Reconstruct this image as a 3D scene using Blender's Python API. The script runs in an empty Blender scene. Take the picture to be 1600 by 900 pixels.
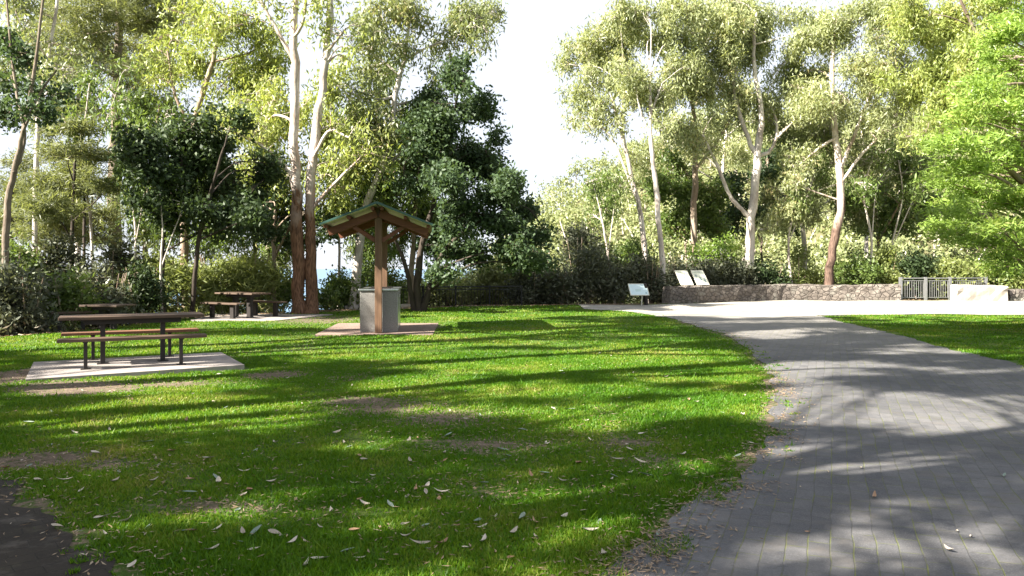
import bpy, bmesh, math, random
import numpy as np
from mathutils import Vector, Matrix

random.seed(7)
RNG = np.random.default_rng(11)
C = bpy.context.scene.collection
F = 1244.0; HZ = 415.0; CAMH = 1.55          # focal length, horizon row and eye height read from the photograph
SUNH = np.array([0.88, 0.475]); SUNE = math.radians(36)

# ------------------------------------------------------------------ helpers
def W(px, py, Y):
    return np.array([(px - 800) / F * Y, Y, CAMH - (py - HZ) / F * Y])
def G(px, py):
    Y = CAMH * F / (py - HZ)
    return ((px - 800) / F * Y, Y)

_EX = [-60, -30, -14, -11, -10.5, -10.2, -9.4, -8, -6.5, -3.5, 0, 3.2, 6, 9, 12.5, 17, 25, 60]
_EY = [12, 13.5, 15.5, 17.2, 18.7, 21.2, 23.6, 25.4, 27.2, 29.6, 31, 31.6, 32.4, 34.9, 36.4, 36.2, 36.4, 37]
def edgeY(x): return np.interp(x, _EX, _EY)
def terrain(x, y):
    x = np.asarray(x, float); y = np.asarray(y, float)
    h = 0.018 * np.sin(x * 0.9 + 1.3) * np.sin(y * 0.7) + 0.014 * np.sin(x * 1.7 - y * 1.1)
    d = np.maximum(y - edgeY(x), 0)
    h = h - np.where(d < 10, d * 0.09, 0.9 + (d - 10) * 0.45)
    return np.maximum(h, -36)

def vnoise(x, y, s, seed=0):
    x = np.asarray(x, float) / s; y = np.asarray(y, float) / s
    xi = np.floor(x).astype(int); yi = np.floor(y).astype(int); fx = x - xi; fy = y - yi
    def hsh(a, b):
        n = (a * 374761393 + b * 668265263 + seed * 144665) & 0x7fffffff
        n = ((n ^ (n >> 13)) * 1274126177) & 0x7fffffff
        return ((n ^ (n >> 16)) & 0xffff) / 65535.0
    fx = fx * fx * (3 - 2 * fx); fy = fy * fy * (3 - 2 * fy)
    return (hsh(xi, yi) * (1 - fx) + hsh(xi + 1, yi) * fx) * (1 - fy) + (hsh(xi, yi + 1) * (1 - fx) + hsh(xi + 1, yi + 1) * fx) * fy
def fnoise(x, y, s, seed=0):
    return (vnoise(x, y, s, seed) + .5 * vnoise(x, y, s / 2.1, seed + 1) + .25 * vnoise(x, y, s / 4.3, seed + 2)) / 1.75

def inpoly(x, y, poly):
    x = np.asarray(x); y = np.asarray(y); ins = np.zeros(x.shape, bool); n = len(poly)
    for i in range(n):
        x0, y0 = poly[i]; x1, y1 = poly[(i + 1) % n]
        c = ((y0 > y) != (y1 > y))
        with np.errstate(divide='ignore', invalid='ignore'):
            xc = (x1 - x0) * (y - y0) / (y1 - y0 + 1e-12) + x0
        ins ^= c & (x < xc)
    return ins

def npmesh(name, verts, quads=None, tris=None, mats=(), smooth=False, mat_idx=None):
    me = bpy.data.meshes.new(name)
    verts = np.asarray(verts, np.float32).reshape(-1, 3)
    nq = 0 if quads is None else len(quads); nt = 0 if tris is None else len(tris)
    me.vertices.add(len(verts)); me.vertices.foreach_set('co', verts.ravel())
    loops = []
    if nq: loops.append(np.asarray(quads, np.int32).ravel())
    if nt: loops.append(np.asarray(tris, np.int32).ravel())
    lv = np.concatenate(loops)
    me.loops.add(len(lv)); me.loops.foreach_set('vertex_index', lv)
    me.polygons.add(nq + nt)
    me.polygons.foreach_set('loop_start', np.concatenate([np.arange(nq) * 4, nq * 4 + np.arange(nt) * 3]).astype(np.int32))
    if smooth: me.polygons.foreach_set('use_smooth', np.ones(nq + nt, bool))
    if mat_idx is not None: me.polygons.foreach_set('material_index', np.asarray(mat_idx, np.int32))
    for m in mats: me.materials.append(m)
    me.update(calc_edges=True); me.validate()
    return me

def link(name, me, parent=None, loc=None):
    o = bpy.data.objects.new(name, me); C.objects.link(o)
    if parent is not None: o.parent = parent
    if loc is not None: o.location = loc
    return o
def tag(o, label=None, cat=None, group=None, kind=None):
    if label: o['label'] = label
    if cat: o['category'] = cat
    if group: o['group'] = group
    if kind: o['kind'] = kind
    return o
def empty(name, loc, label, cat, group=None, rz=0):
    o = bpy.data.objects.new(name, None); C.objects.link(o); o.empty_display_size = .2
    o.location = loc; o.rotation_euler = (0, 0, rz)
    return tag(o, label, cat, group)

class MB:
    """collects boxes, beams and tubes; build() links them as one mesh object"""
    def __init__(s): s.bm = bmesh.new()
    def box(s, c, size, bev=0.0, rz=0, rx=0, ry=0):
        r = bmesh.ops.create_cube(s.bm, size=1)
        m = Matrix.Translation(c) @ Matrix.Rotation(rz, 4, 'Z') @ Matrix.Rotation(ry, 4, 'Y') @ Matrix.Rotation(rx, 4, 'X') @ Matrix.Diagonal((*size, 1))
        bmesh.ops.transform(s.bm, matrix=m, verts=r['verts'])
        if bev:
            es = list({e for v in r['verts'] for e in v.link_edges})
            bmesh.ops.bevel(s.bm, geom=es, offset=bev, segments=2, affect='EDGES', profile=.5)
        return s
    def beam(s, a, b, w, h, bev=0.004, up=(0, 0, 1)):
        a = Vector(a); b = Vector(b); x = (b - a); L = x.length; x.normalize()
        y = Vector(up).cross(x).normalized(); z = x.cross(y)
        r = bmesh.ops.create_cube(s.bm, size=1)
        m = Matrix.Translation((a + b) / 2) @ Matrix((x, y, z)).transposed().to_4x4() @ Matrix.Diagonal((L, w, h, 1))
        bmesh.ops.transform(s.bm, matrix=m, verts=r['verts'])
        if bev:
            es = list({e for v in r['verts'] for e in v.link_edges})
            bmesh.ops.bevel(s.bm, geom=es, offset=bev, segments=1, affect='EDGES')
        return s
    def cyl(s, a, b, r, seg=12):
        a = Vector(a); b = Vector(b); d = b - a
        g = bmesh.ops.create_cone(s.bm, cap_ends=True, segments=seg, radius1=r, radius2=r, depth=d.length)
        m = Matrix.Translation((a + b) / 2) @ d.to_track_quat('Z', 'Y').to_matrix().to_4x4()
        bmesh.ops.transform(s.bm, matrix=m, verts=g['verts']); return s
    def poly(s, pts, z0, z1):
        vs = [s.bm.verts.new((p[0], p[1], z1)) for p in pts]; vb = [s.bm.verts.new((p[0], p[1], z0)) for p in pts]
        s.bm.faces.new(vs); n = len(pts)
        for i in range(n): s.bm.faces.new((vs[i], vb[i], vb[(i + 1) % n], vs[(i + 1) % n]))
        return s
    def build(s, name, mat, parent=None, loc=None):
        bmesh.ops.recalc_face_normals(s.bm, faces=s.bm.faces)
        me = bpy.data.meshes.new(name); s.bm.to_mesh(me); s.bm.free(); me.materials.append(mat)
        return link(name, me, parent, loc)

# ------------------------------------------------------------------ materials
class NT:
    def __init__(s, name):
        s.m = bpy.data.materials.new(name); s.m.use_nodes = True; s.t = s.m.node_tree; s.t.nodes.clear()
        s.out = s.n('ShaderNodeOutputMaterial')
    def n(s, typ, ins=None, **kw):
        nd = s.t.nodes.new(typ)
        for k, v in kw.items(): setattr(nd, k, v)
        for k, v in (ins or {}).items(): s.set(nd, k, v)
        return nd
    def set(s, nd, k, v):
        if isinstance(v, bpy.types.NodeSocket): s.t.links.new(v, nd.inputs[k])
        elif isinstance(v, bpy.types.Node): s.t.links.new(v.outputs[0], nd.inputs[k])
        else: nd.inputs[k].default_value = v if not (isinstance(v, tuple) and len(v) == 3 and nd.inputs[k].type == 'RGBA') else (*v, 1)
    def noise(s, scale, vec=None, detail=4, rough=.55, dist=0):
        i = {'Scale': scale, 'Detail': detail, 'Roughness': rough, 'Distortion': dist}
        if vec is not None: i['Vector'] = vec
        return s.n('ShaderNodeTexNoise', i)
    def ramp(s, fac, stops):
        r = s.n('ShaderNodeValToRGB', {'Fac': fac}); e = r.color_ramp.elements
        while len(e) < len(stops): e.new(.5)
        for el, (p, c) in zip(e, stops): el.position = p; el.color = (*c, 1) if len(c) == 3 else c
        return r
    def mix(s, fac, a, b, mode='MIX'):
        m = s.n('ShaderNodeMix', data_type='RGBA', blend_type=mode)
        s.set(m, 0, fac); s.set(m, 6, a); s.set(m, 7, b); return m.outputs[2]
    def math(s, op, a, b=0.0, clamp=False):
        m = s.n('ShaderNodeMath', operation=op, use_clamp=clamp); s.set(m, 0, a); s.set(m, 1, b); return m.outputs[0]
    def mrange(s, v, a, b, c=0.0, d=1.0):
        return s.n('ShaderNodeMapRange', {'Value': v, 'From Min': a, 'From Max': b, 'To Min': c, 'To Max': d}).outputs[0]
    def pos(s): return s.n('ShaderNodeNewGeometry').outputs['Position']
    def obj(s): return s.n('ShaderNodeTexCoord').outputs['Object']
    def mapv(s, vec, scale=(1, 1, 1), rot=(0, 0, 0), loc=(0, 0, 0)):
        return s.n('ShaderNodeMapping', {'Vector': vec, 'Scale': scale, 'Rotation': rot, 'Location': loc}).outputs[0]
    def bump(s, h, strength=.5, dist=.02):
        return s.n('ShaderNodeBump', {'Height': h, 'Strength': strength, 'Distance': dist}).outputs[0]
    def pbr(s, color, rough=.8, normal=None, metal=0.0, spec=.3):
        i = {'Base Color': color, 'Roughness': rough, 'Metallic': metal, 'Specular IOR Level': spec}
        if normal is not None: i['Normal'] = normal
        p = s.n('ShaderNodeBsdfPrincipled', i); return p
    def done(s, sh):
        s.t.links.new(sh.outputs[0] if isinstance(sh, bpy.types.Node) else sh, s.out.inputs['Surface']); return s.m

def leaf_mat(name, a, b, dry=None, trans=.4, tcol=None, rough=.45, spec=.35):
    t = NT(name)
    rnd = t.n('ShaderNodeNewGeometry').outputs['Random Per Island']
    nz = t.noise(.55, t.obj(), 2)
    f = t.math('ADD', t.math('MULTIPLY', rnd, .6), t.mrange(nz, .3, .7, 0, .5))
    stops = [(0, a), (.95, b)]
    if dry: stops = [(0, a), (.8, b), (1.0, dry)]
    col = t.ramp(f, stops).outputs[0]
    p = t.pbr(col, rough, spec=spec)
    tc = t.mix(.6, col, tcol or tuple(min(1, c * k) for c, k in zip(b, (1.5, 1.5, .6))))
    tr = t.n('ShaderNodeBsdfTranslucent', {'Color': tc})
    return t.done(t.n('ShaderNodeMixShader', {0: trans, 1: p, 2: tr}))

def bark_mat(name, pale, dark, lower=None, lower_z=3.0, streak=1.0):
    t = NT(name); o = t.obj()
    big = t.noise(1.3, t.mapv(o, (1.6, 1.6, .55)), 4, .6, .6)
    fine = t.noise(9, t.mapv(o, (1.5, 1.5, .35)), 5, .65)
    c = t.mix(t.mrange(big, .45, .62), pale, dark)
    c = t.mix(t.mrange(fine, .4, .75, 0, .55), c, tuple(x * .45 for x in dark))
    if lower:
        z = t.n('ShaderNodeSeparateXYZ', {0: o}).outputs[2]
        f = t.mrange(t.math('ADD', z, t.mrange(big, .3, .7, -1.6, 1.6)), lower_z - .5, lower_z + .5, 1, 0)
        lw = t.mix(t.mrange(t.noise(14, t.mapv(o, (2, 2, .25)), 4), .35, .65), lower, tuple(x * .3 for x in lower))
        c = t.mix(f, c, lw)
    return t.done(t.pbr(c, .85, t.bump(fine, .8, .03), spec=.15))

def wood_mat(name, a, b, axis=0, rough=.6):
    t = NT(name); o = t.obj(); sc = [22, 22, 22]; sc[axis] = 1.2
    g = t.noise(1, t.mapv(o, tuple(sc)), 5, .6, 1.0); w = t.noise(1.7, o, 3)
    c = t.mix(t.mrange(g, .3, .7), a, b); c = t.mix(t.mrange(w, .5, .75, 0, .5), c, tuple(x * .55 for x in a))
    return t.done(t.pbr(c, rough, t.bump(g, .35, .004), spec=.3))

def plain(name, col, rough=.5, metal=0.0, var=.25, scale=12, spec=.4, bump=.1):
    t = NT(name); nz = t.noise(scale, t.obj(), 4)
    c = t.mix(t.mrange(nz, .35, .7), col, tuple(x * (1 - var) for x in col))
    return t.done(t.pbr(c, rough, t.bump(nz, bump, .004), metal, spec))

M = {}
M['gum'] = leaf_mat('gum leaves', (.08, .11, .045), (.23, .26, .11), (.34, .28, .14), spec=.6)
M['gum_pale'] = leaf_mat('pale gum leaves', (.13, .16, .075), (.35, .38, .19), (.42, .35, .19), spec=.6)
M['gum_yellow'] = leaf_mat('yellow green gum leaves', (.12, .165, .04), (.32, .365, .105), (.36, .3, .12), spec=.6)
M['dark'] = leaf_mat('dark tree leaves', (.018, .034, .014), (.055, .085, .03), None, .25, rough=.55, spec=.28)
M['mid'] = leaf_mat('mid green leaves', (.055, .095, .022), (.15, .21, .055), (.2, .16, .07), spec=.5)
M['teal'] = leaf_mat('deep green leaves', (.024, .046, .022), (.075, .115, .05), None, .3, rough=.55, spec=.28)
M['grey'] = leaf_mat('grey green shrub leaves', (.035, .045, .028), (.12, .13, .085), (.15, .115, .075), .25, rough=.55, spec=.28)
M['light'] = leaf_mat('light shrub leaves', (.11, .14, .045), (.27, .31, .11), (.3, .26, .13))
M['lime'] = leaf_mat('lime conifer sprays', (.12, .205, .035), (.28, .395, .085), (.3, .3, .09), .45, spec=.5)
M['oak'] = leaf_mat('she oak needles', (.06, .075, .035), (.19, .21, .09), (.22, .19, .1))
M['far'] = leaf_mat('hill bush leaves', (.09, .115, .05), (.29, .32, .15), (.40, .36, .22), .3)
M['bark_white'] = bark_mat('white gum bark', (.62, .56, .5), (.36, .3, .26))
M['bark_red'] = bark_mat('white gum bark with stringy red base', (.60, .53, .48), (.34, .25, .2), (.24, .13, .08), 3.9)
M['bark_brown'] = bark_mat('white gum bark with brown base', (.58, .5, .44), (.32, .24, .19), (.16, .105, .08), 4.2)
M['bark_grey'] = bark_mat('grey brown bark', (.22, .18, .14), (.12, .09, .07))
M['bark_dark'] = bark_mat('dark bark', (.07, .055, .045), (.035, .028, .022))
M['bark_tan'] = bark_mat('tan bark', (.34, .27, .21), (.2, .14, .1))

# ------------------------------------------------------------------ foliage and wood
def leaves_geo(cen, L, Wd, axis_bias=(0, 0, -.6), spread=1.0, dirs=None, rng=RNG):
    n = len(cen)
    a = rng.normal(size=(n, 3)) * spread + np.asarray(axis_bias)
    if dirs is not None: a = a + dirs
    a /= np.linalg.norm(a, axis=1, keepdims=True) + 1e-9
    r = rng.normal(size=(n, 3)); b = np.cross(a, r); b /= np.linalg.norm(b, axis=1, keepdims=True) + 1e-9
    nn = np.cross(a, b)
    l = (L * rng.uniform(.65, 1.3, n))[:, None]; w = (Wd * rng.uniform(.7, 1.3, n))[:, None]
    bend = nn * l * rng.uniform(-.15, .15, n)[:, None]
    v = np.stack([cen - a * l * .5, cen + b * w * .5 + bend - a * l * .08, cen + a * l * .5, cen - b * w * .5 + bend - a * l * .08], 1)
    return v.reshape(-1, 3)
def quads_of(nv): return np.arange(nv, dtype=np.int32).reshape(-1, 4)

class Wood:
    def __init__(s): s.v = []; s.q = []; s.n = 0
    def tube(s, pts, rad, sides=8):
        pts = np.asarray(pts, float); rad = np.asarray(rad, float); k = len(pts)
        tg = np.gradient(pts, axis=0); tg /= np.linalg.norm(tg, axis=1, keepdims=True) + 1e-9
        ref = np.array([1., 0, 0]) if abs(tg[0][0]) < .8 else np.array([0, 1., 0])
        u = np.cross(tg, ref); u /= np.linalg.norm(u, axis=1, keepdims=True) + 1e-9; w = np.cross(tg, u)
        th = np.linspace(0, 2 * np.pi, sides, endpoint=False)
        ring = pts[:, None] + rad[:, None, None] * (np.cos(th)[None, :, None] * u[:, None] + np.sin(th)[None, :, None] * w[:, None])
        s.v.append(ring.reshape(-1, 3))
        i = np.arange(k - 1)[:, None] * sides; j = np.arange(sides)[None]; j2 = (j + 1) % sides
        q = np.stack([i + j, i + j2, i + sides + j2, i + sides + j], -1).reshape(-1, 4) + s.n
        s.q.append(q); s.n += k * sides
    def mesh(s, name, mat):
        return npmesh(name, np.concatenate(s.v), np.concatenate(s.q), mats=[mat], smooth=True)

def smooth_line(P, n):
    P = np.asarray(P, float); k = len(P)
    if k == 2: t = np.linspace(0, 1, n)[:, None]; return P[0] * (1 - t) + P[1] * t
    ext = np.vstack([2 * P[0] - P[1], P, 2 * P[-1] - P[-2]]); out = []
    for t in np.linspace(0, k - 1 - 1e-6, n):
        i = int(t); f = t - i; a, b, c, d = ext[i], ext[i + 1], ext[i + 2], ext[i + 3]
        out.append(.5 * ((2 * b) + (-a + c) * f + (2 * a - 5 * b + 4 * c - d) * f * f + (-a + 3 * b - 3 * c + d) * f ** 3))
    return np.array(out)

def clump_pts(cen, rad, nspray, rng, flat=0.0):
    d = rng.normal(size=(nspray, 3)); d /= np.linalg.norm(d, axis=1, keepdims=True)
    ph = rng.uniform(0, 6, 6); fr = rng.uniform(1.5, 4, (3, 3))
    lump = 1 + .22 * np.sin(d @ fr[0] * 2 + ph[0]) + .16 * np.sin(d @ fr[1] * 3 + ph[1])
    r = rng.uniform(0, 1, nspray) ** .45
    p = d * (r * lump)[:, None]
    if flat: p[:, 2] = np.where(p[:, 2] < 0, p[:, 2] * (1 - flat), p[:, 2])
    return cen + p * rad

STYLE = {  # leaf length, width, droop, spray sigma, leaves per spray
    'gum': (.23, .058, (0, 0, -1.0), .20, 18), 'broad': (.16, .085, (0, 0, -.25), .16, 26),
    'needle': (.26, .032, (0, 0, -.25), .19, 36), 'pad': (.20, .040, (0, 0, .1), .17, 34), 'shrub': (.12, .05, (0, 0, .15), .13, 26)}

def crown_geo(clumps, style, dens, rng, sc=1.0):
    L, Wd, dr, sg, per = STYLE[style]; L *= sc; Wd *= sc; sg *= sc
    V = []; sprays = []
    for c, r, k in [q[:3] for q in clumps]:
        area = math.pi * max(r[0], r[1]) * r[2]
        n = int((1.3 if style == 'gum' else 1.75) * dens * k * area / (sc * sc)); ns = max(3, n // per)
        sp = clump_pts(c, r, ns, rng, .3); sprays.append(sp)
        idx = np.repeat(np.arange(ns), per)
        sdir = sp - np.asarray(c); sdir /= np.linalg.norm(sdir, axis=1, keepdims=True) + 1e-6
        g = rng.normal(size=(len(idx), 3)) * sg
        if style in ('pad', 'needle'): g[:, 2] *= .45
        if style == 'gum': g[:, :2] *= .8; g[:, 2] = g[:, 2] * 1.5 - sg * .5
        V.append(leaves_geo(sp[idx] + g, L, Wd, dr, .75, sdir[idx] * (.9 if style in ('pad', 'needle') else .3), rng))
    return np.concatenate(V), sprays

def make_tree(name, label, cat, base, stems, clumps, leaf, style, bark, dens=520, group=None, sc=1.0, seed=0, twigs=9, base_flare=1.35, extra=None):
    """base, stems and clumps in world metres; stems = [[(x,y,z,r),...]]; clumps = [(centre, radii, density)]"""
    rng = np.random.default_rng(seed + 1000)
    base = np.asarray(base, float)
    root = empty(name, base, label, cat, group)
    wd = Wood(); sp_pts = []
    for si, st in enumerate(stems):
        st = np.asarray(st, float); n = 4 * len(st) + 2
        P = smooth_line(st[:, :3], n); R = np.interp(np.linspace(0, len(st) - 1, n), np.arange(len(st)), st[:, 3])
        wob = rng.normal(size=(n, 3)) * R[:, None] * .16; wob[0] = 0; P = P + wob
        R = R * (1 + rng.normal(size=n) * .05)
        if si == 0 or abs(P[0, 2] - base[2]) < .2: R[0] *= base_flare; R[1] *= 1 + (base_flare - 1) * .4
        wd.tube(P - base, R, 10 if R[0] > .1 else 7)
        sp_pts.append(np.hstack([P, R[:, None]]))
    SP = np.vstack(sp_pts)
    V, sprays = crown_geo(clumps, style, dens, rng, sc)
    par = [c[3] if len(c) > 3 else -1 for c in clumps]
    for ci, (c, sps) in enumerate(zip([c[0] for c in clumps], sprays)):
        c = np.asarray(c, float)
        dd = np.linalg.norm(SP[:, :3] - c, axis=1) + np.maximum(SP[:, 2] - c[2] + .3 * np.linalg.norm(SP[:, :2] - c[:2], axis=1), 0) * 1.5
        s = SP[np.argmin(dd)]
        if par[ci] >= 0: s = np.array([*clumps[par[ci]][0], .03])
        ln = np.linalg.norm(c - s[:3]); mid = (s[:3] + c) / 2 + np.array([0, 0, .1 * ln]) + rng.normal(size=3) * .08 * ln
        P = smooth_line([s[:3], mid, c], 9); r0 = min(s[3] * .5, .012 + .013 * ln)
        wd.tube(P - base, np.linspace(r0, .012, 9), 6)
        for sp in sps[rng.permutation(len(sps))[:twigs]]:
            a = P[rng.integers(4, 9)]; m = (a + sp) / 2 + rng.normal(size=3) * .06
            wd.tube(np.array([a, m, sp]) - base, [.011, .008, .004], 4)
    link('trunk', wd.mesh(name + '_trunk', M[bark] if isinstance(bark, str) else bark), root)
    V = V - base
    link('crown', npmesh(name + '_crown', V, quads_of(len(V)), mats=[M[leaf]]), root)
    return root

_seed = [0]
def ptree(name, label, Y, stems, clumps, leaf, style, bark, dens=520, group=None, sc=1.0, cat='tree', twigs=9, depth=1.0, back=0.0, endk=.7):
    """a tree whose limbs and leaf clumps are read off the photograph, set at its own distance Y with depth of its own"""
    _seed[0] += 1; rng = np.random.default_rng(_seed[0])
    bx = (stems[0][0][0] - 800) / F * Y; bz = float(terrain(bx, Y)) - .05
    S = []
    for st in stems:
        o = []; dy = 0.0; tgt = rng.normal() * .9
        for i, p in enumerate(st):
            if p[1] is None: o.append(((p[0] - 800) / F * Y, Y, bz, p[2])); continue
            dy = tgt * i / max(1, len(st) - 1) if len(S) else 0.25 * tgt * i / len(st)
            YY = Y + dy; w = W(p[0], p[1], YY); o.append((*w, p[2]))
        S.append(o)
    CL = []
    if style == 'gum' and cat == 'tree':
        for st in S[1:]:
            e = np.array(st[-1][:3]); m = np.array(st[-2][:3])
            for q, f in ((e, 1.0), (e * .5 + m * .5 + np.array([0, 0, .25]), .7)):
                r = .022 * Y * f * rng.uniform(.8, 1.2)
                for j in range(3): CL.append((q + rng.normal(size=3) * r * .7, np.array([r, r, r * .6]) * rng.uniform(.6, 1.0), endk))
    for c in clumps:
        k = c[4] if len(c) > 4 else 1.0
        rx, rz = c[2] / F * Y, c[3] / F * Y
        YY = Y + rng.uniform(-1, 1) * 2.0 * depth + back
        R3 = np.array([rx, max(rx, rz) * rng.uniform(.8, 1.15), rz]); c0 = W(c[0], c[1], YY)
        if style == 'pad' or style == 'needle': CL.append((c0, R3, k)); continue
        first = len(CL)
        for j in range(7 if style == 'gum' else 5):
            d = rng.normal(size=3); d /= np.linalg.norm(d); f = rng.uniform(.26, .6) if style == 'gum' else rng.uniform(.34, .62)
            CL.append((c0 + d * R3 * rng.uniform(.3, 1.1), R3 * np.array([f, f, f * rng.uniform(.6, .95)]), k * rng.uniform(.75, 1.2), first if j else -1))
    return make_tree(name, label, cat, (bx, Y, bz), S, CL, leaf, style, bark, dens, group, sc, _seed[0], twigs)

# ------------------------------------------------------------------ world, sun, camera
sc = bpy.context.scene
wld = bpy.data.worlds.new('World'); sc.world = wld; wld.use_nodes = True
wt = wld.node_tree; bg = wt.nodes['Background']
sky = wt.nodes.new('ShaderNodeTexSky'); sky.sky_type = 'NISHITA'; sky.sun_disc = False
sky.sun_elevation = SUNE; sky.sun_rotation = math.atan2(-SUNH[0], -SUNH[1])
sky.air_density = 1.0; sky.dust_density = 0.7; sky.ozone_density = 1.0
tc = wt.nodes.new('ShaderNodeTexCoord'); mp = wt.nodes.new('ShaderNodeMapping'); mp.inputs['Scale'].default_value = (1, 1, 2.2)
nz = wt.nodes.new('ShaderNodeTexNoise'); nz.inputs['Scale'].default_value = 1.7; nz.inputs['Detail'].default_value = 5
mr = wt.nodes.new('ShaderNodeMapRange'); mr.inputs['From Min'].default_value = .38; mr.inputs['From Max'].default_value = .56; mr.inputs['To Min'].default_value = .74; mr.inputs['To Max'].default_value = .92
mx = wt.nodes.new('ShaderNodeMix'); mx.data_type = 'RGBA'; mx.inputs[7].default_value = (5.1, 5.4, 6.1, 1)   # thin bright cloud veil
wt.links.new(tc.outputs['Generated'], mp.inputs[0]); wt.links.new(mp.outputs[0], nz.inputs['Vector']); wt.links.new(nz.outputs[0], mr.inputs['Value'])
wt.links.new(mr.outputs[0], mx.inputs[0]); wt.links.new(sky.outputs[0], mx.inputs[6]); wt.links.new(mx.outputs[2], bg.inputs[0]); bg.inputs[1].default_value = 0.04
sun = bpy.data.lights.new('sun', 'SUN'); sun.energy = 5.0; sun.angle = math.radians(.53); sun.color = (1, .94, .83)
so = bpy.data.objects.new('sun', sun); C.objects.link(so); so.location = (-20, -12, 25)
ld = Vector((SUNH[0] * math.cos(SUNE), SUNH[1] * math.cos(SUNE), -math.sin(SUNE)))
so.rotation_euler = ld.to_track_quat('-Z', 'Y').to_euler()
cam = bpy.data.cameras.new('camera'); co = bpy.data.objects.new('camera', cam); C.objects.link(co)
co.location = (0, 0, CAMH); co.rotation_euler = (math.pi / 2, 0, 0)
cam.sensor_width = 36; cam.lens = F / 1600 * 36; cam.shift_y = (HZ - 450) / 1600; cam.clip_end = 9000; cam.clip_start = .05
sc.camera = co
vs = sc.view_settings; vs.view_transform = 'Standard'; vs.look = 'None'; vs.exposure = 2.4; vs.gamma = 1
cy = sc.cycles; cy.max_bounces = 6; cy.diffuse_bounces = 3; cy.glossy_bounces = 2; cy.transmission_bounces = 4; cy.transparent_max_bounces = 4
cy.use_denoising = True; cy.use_adaptive_sampling = False; cy.sample_clamp_indirect = 6; cy.caustics_reflective = False; cy.caustics_refractive = False
try: cy.denoiser = 'OPENIMAGEDENOISE'; cy.denoising_input_passes = 'RGB_ALBEDO_NORMAL'
except Exception: pass

# ------------------------------------------------------------------ ground plan
LEFT = [(-5.5, -3), (-2.6, .6), (-1.0, 2.3), (.47, 3.93), (1.07, 5.0), (1.64, 5.84), (2.25, 7.01), (3.1, 9.4), (3.95, 12.4), (4.65, 16.8), (4.75, 21.2), (4.15, 25.4), (3.0, 28.6)]
RIGHT = [(-1.5, -6), (1.2, -2.6), (2.8, -.6), (4.2, 1.6), (5.0, 3.2), (5.7, 4.9), (6.3, 6.4), (7.2, 9.4), (7.9, 12.3), (8.35, 16.5), (9.05, 21.2), (9.5, 26), (9.8, 29.6)]
SIDE_UP = [(-13, 11.6), (-9, 9.3), (-6, 7.4), (-3.6, 5.6), (-1.98, 3.98), (-1.2, 3.1), (-.6, 2.3)]
SIDE_DN = [(-15, 8.2), (-11, 6.0), (-8, 4.2), (-5.7, 2.4), (-4.2, .7), (-3.6, 0), (-3.2, -.4)]
def strip_poly(a, b): return list(a) + list(b)[::-1]
PATHP = strip_poly([tuple(p) for p in smooth_line([(x, y, 0) for x, y in LEFT], 80)[:, :2]], [tuple(p) for p in smooth_line([(x, y, 0) for x, y in RIGHT], 80)[:, :2]])
SIDEP = strip_poly(SIDE_UP, SIDE_DN)
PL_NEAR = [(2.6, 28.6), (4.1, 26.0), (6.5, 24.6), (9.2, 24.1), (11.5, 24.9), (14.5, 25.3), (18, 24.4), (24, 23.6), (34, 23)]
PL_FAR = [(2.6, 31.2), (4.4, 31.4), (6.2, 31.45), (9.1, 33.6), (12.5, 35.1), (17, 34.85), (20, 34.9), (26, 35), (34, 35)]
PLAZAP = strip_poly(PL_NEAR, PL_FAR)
SLAB1 = [(-6.42, 10.5), (-4.05, 12.05), (-5.04, 13.8), (-7.45, 12.4)]
SLAB2 = [(-9.0, 22.3), (-6.6, 21.9), (-5.6, 24.9), (-9.3, 25.0)]
PADB = [(-4.35, 17.55), (-1.75, 17.55), (-1.95, 21.1), (-4.6, 21.1)]
SOIL = [(430, 585, 1.0, .3, .65), (560, 590, 1.0, .3, .5), (600, 640, 1.1, .4, .62), (690, 655, 1.0, .4, .6), (560, 625, .8, .3, .7), (120, 606, 1.4, .3, .75), (260, 600, 1.5, .25, .62), (20, 590, .7, .5, .9), (350, 560, .5, .4, .5),
        (760, 690, .9, .25, .6), (640, 470 + 40, 1.5, .6, .5), (980, 690, .5, .2, .6), (1020, 720, .5, .3, .5), (770, 770, .35, .2, .5), (330, 790, .6, .12, .6), (60, 720, .8, .3, .7), (160, 730, .6, .2, .6), (500, 500, 2.0, .8, .6), (470, 545, 1.0, .6, .4)]
def soil_at(x, y):
    s = np.zeros(np.shape(x))
    for (px, py, rx, ry, k) in SOIL:
        gx, gy = G(px, py); ry = ry * (3.2 if py < 620 else 2.0)
        s = np.maximum(s, k * np.exp(-(((x - gx) / rx) ** 2 + ((y - gy) / ry) ** 2)))
    # worn verge beside the path, bare earth under the bush edge
    lx = np.interp(y, [p[1] for p in LEFT[2:]], [p[0] for p in LEFT[2:]])
    s = np.maximum(s, (.15 + .75 * fnoise(x, y, .8, 40)) * np.exp(-((x - lx) / .2) ** 2) * (y < 24))
    s = np.maximum(s, (.1 + .6 * fnoise(x, y, .5, 71)) * np.exp(-((SIDE_D(x, y)) / .4) ** 2))
    d = y - edgeY(x); s = np.maximum(s, np.clip(1 + d / .9, 0, 1))
    return s
def SIDE_D(x, y):
    uy = np.interp(x, [p[0] for p in SIDE_UP], [p[1] for p in SIDE_UP]); return np.where(x < -1, y - uy, 9)

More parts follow.
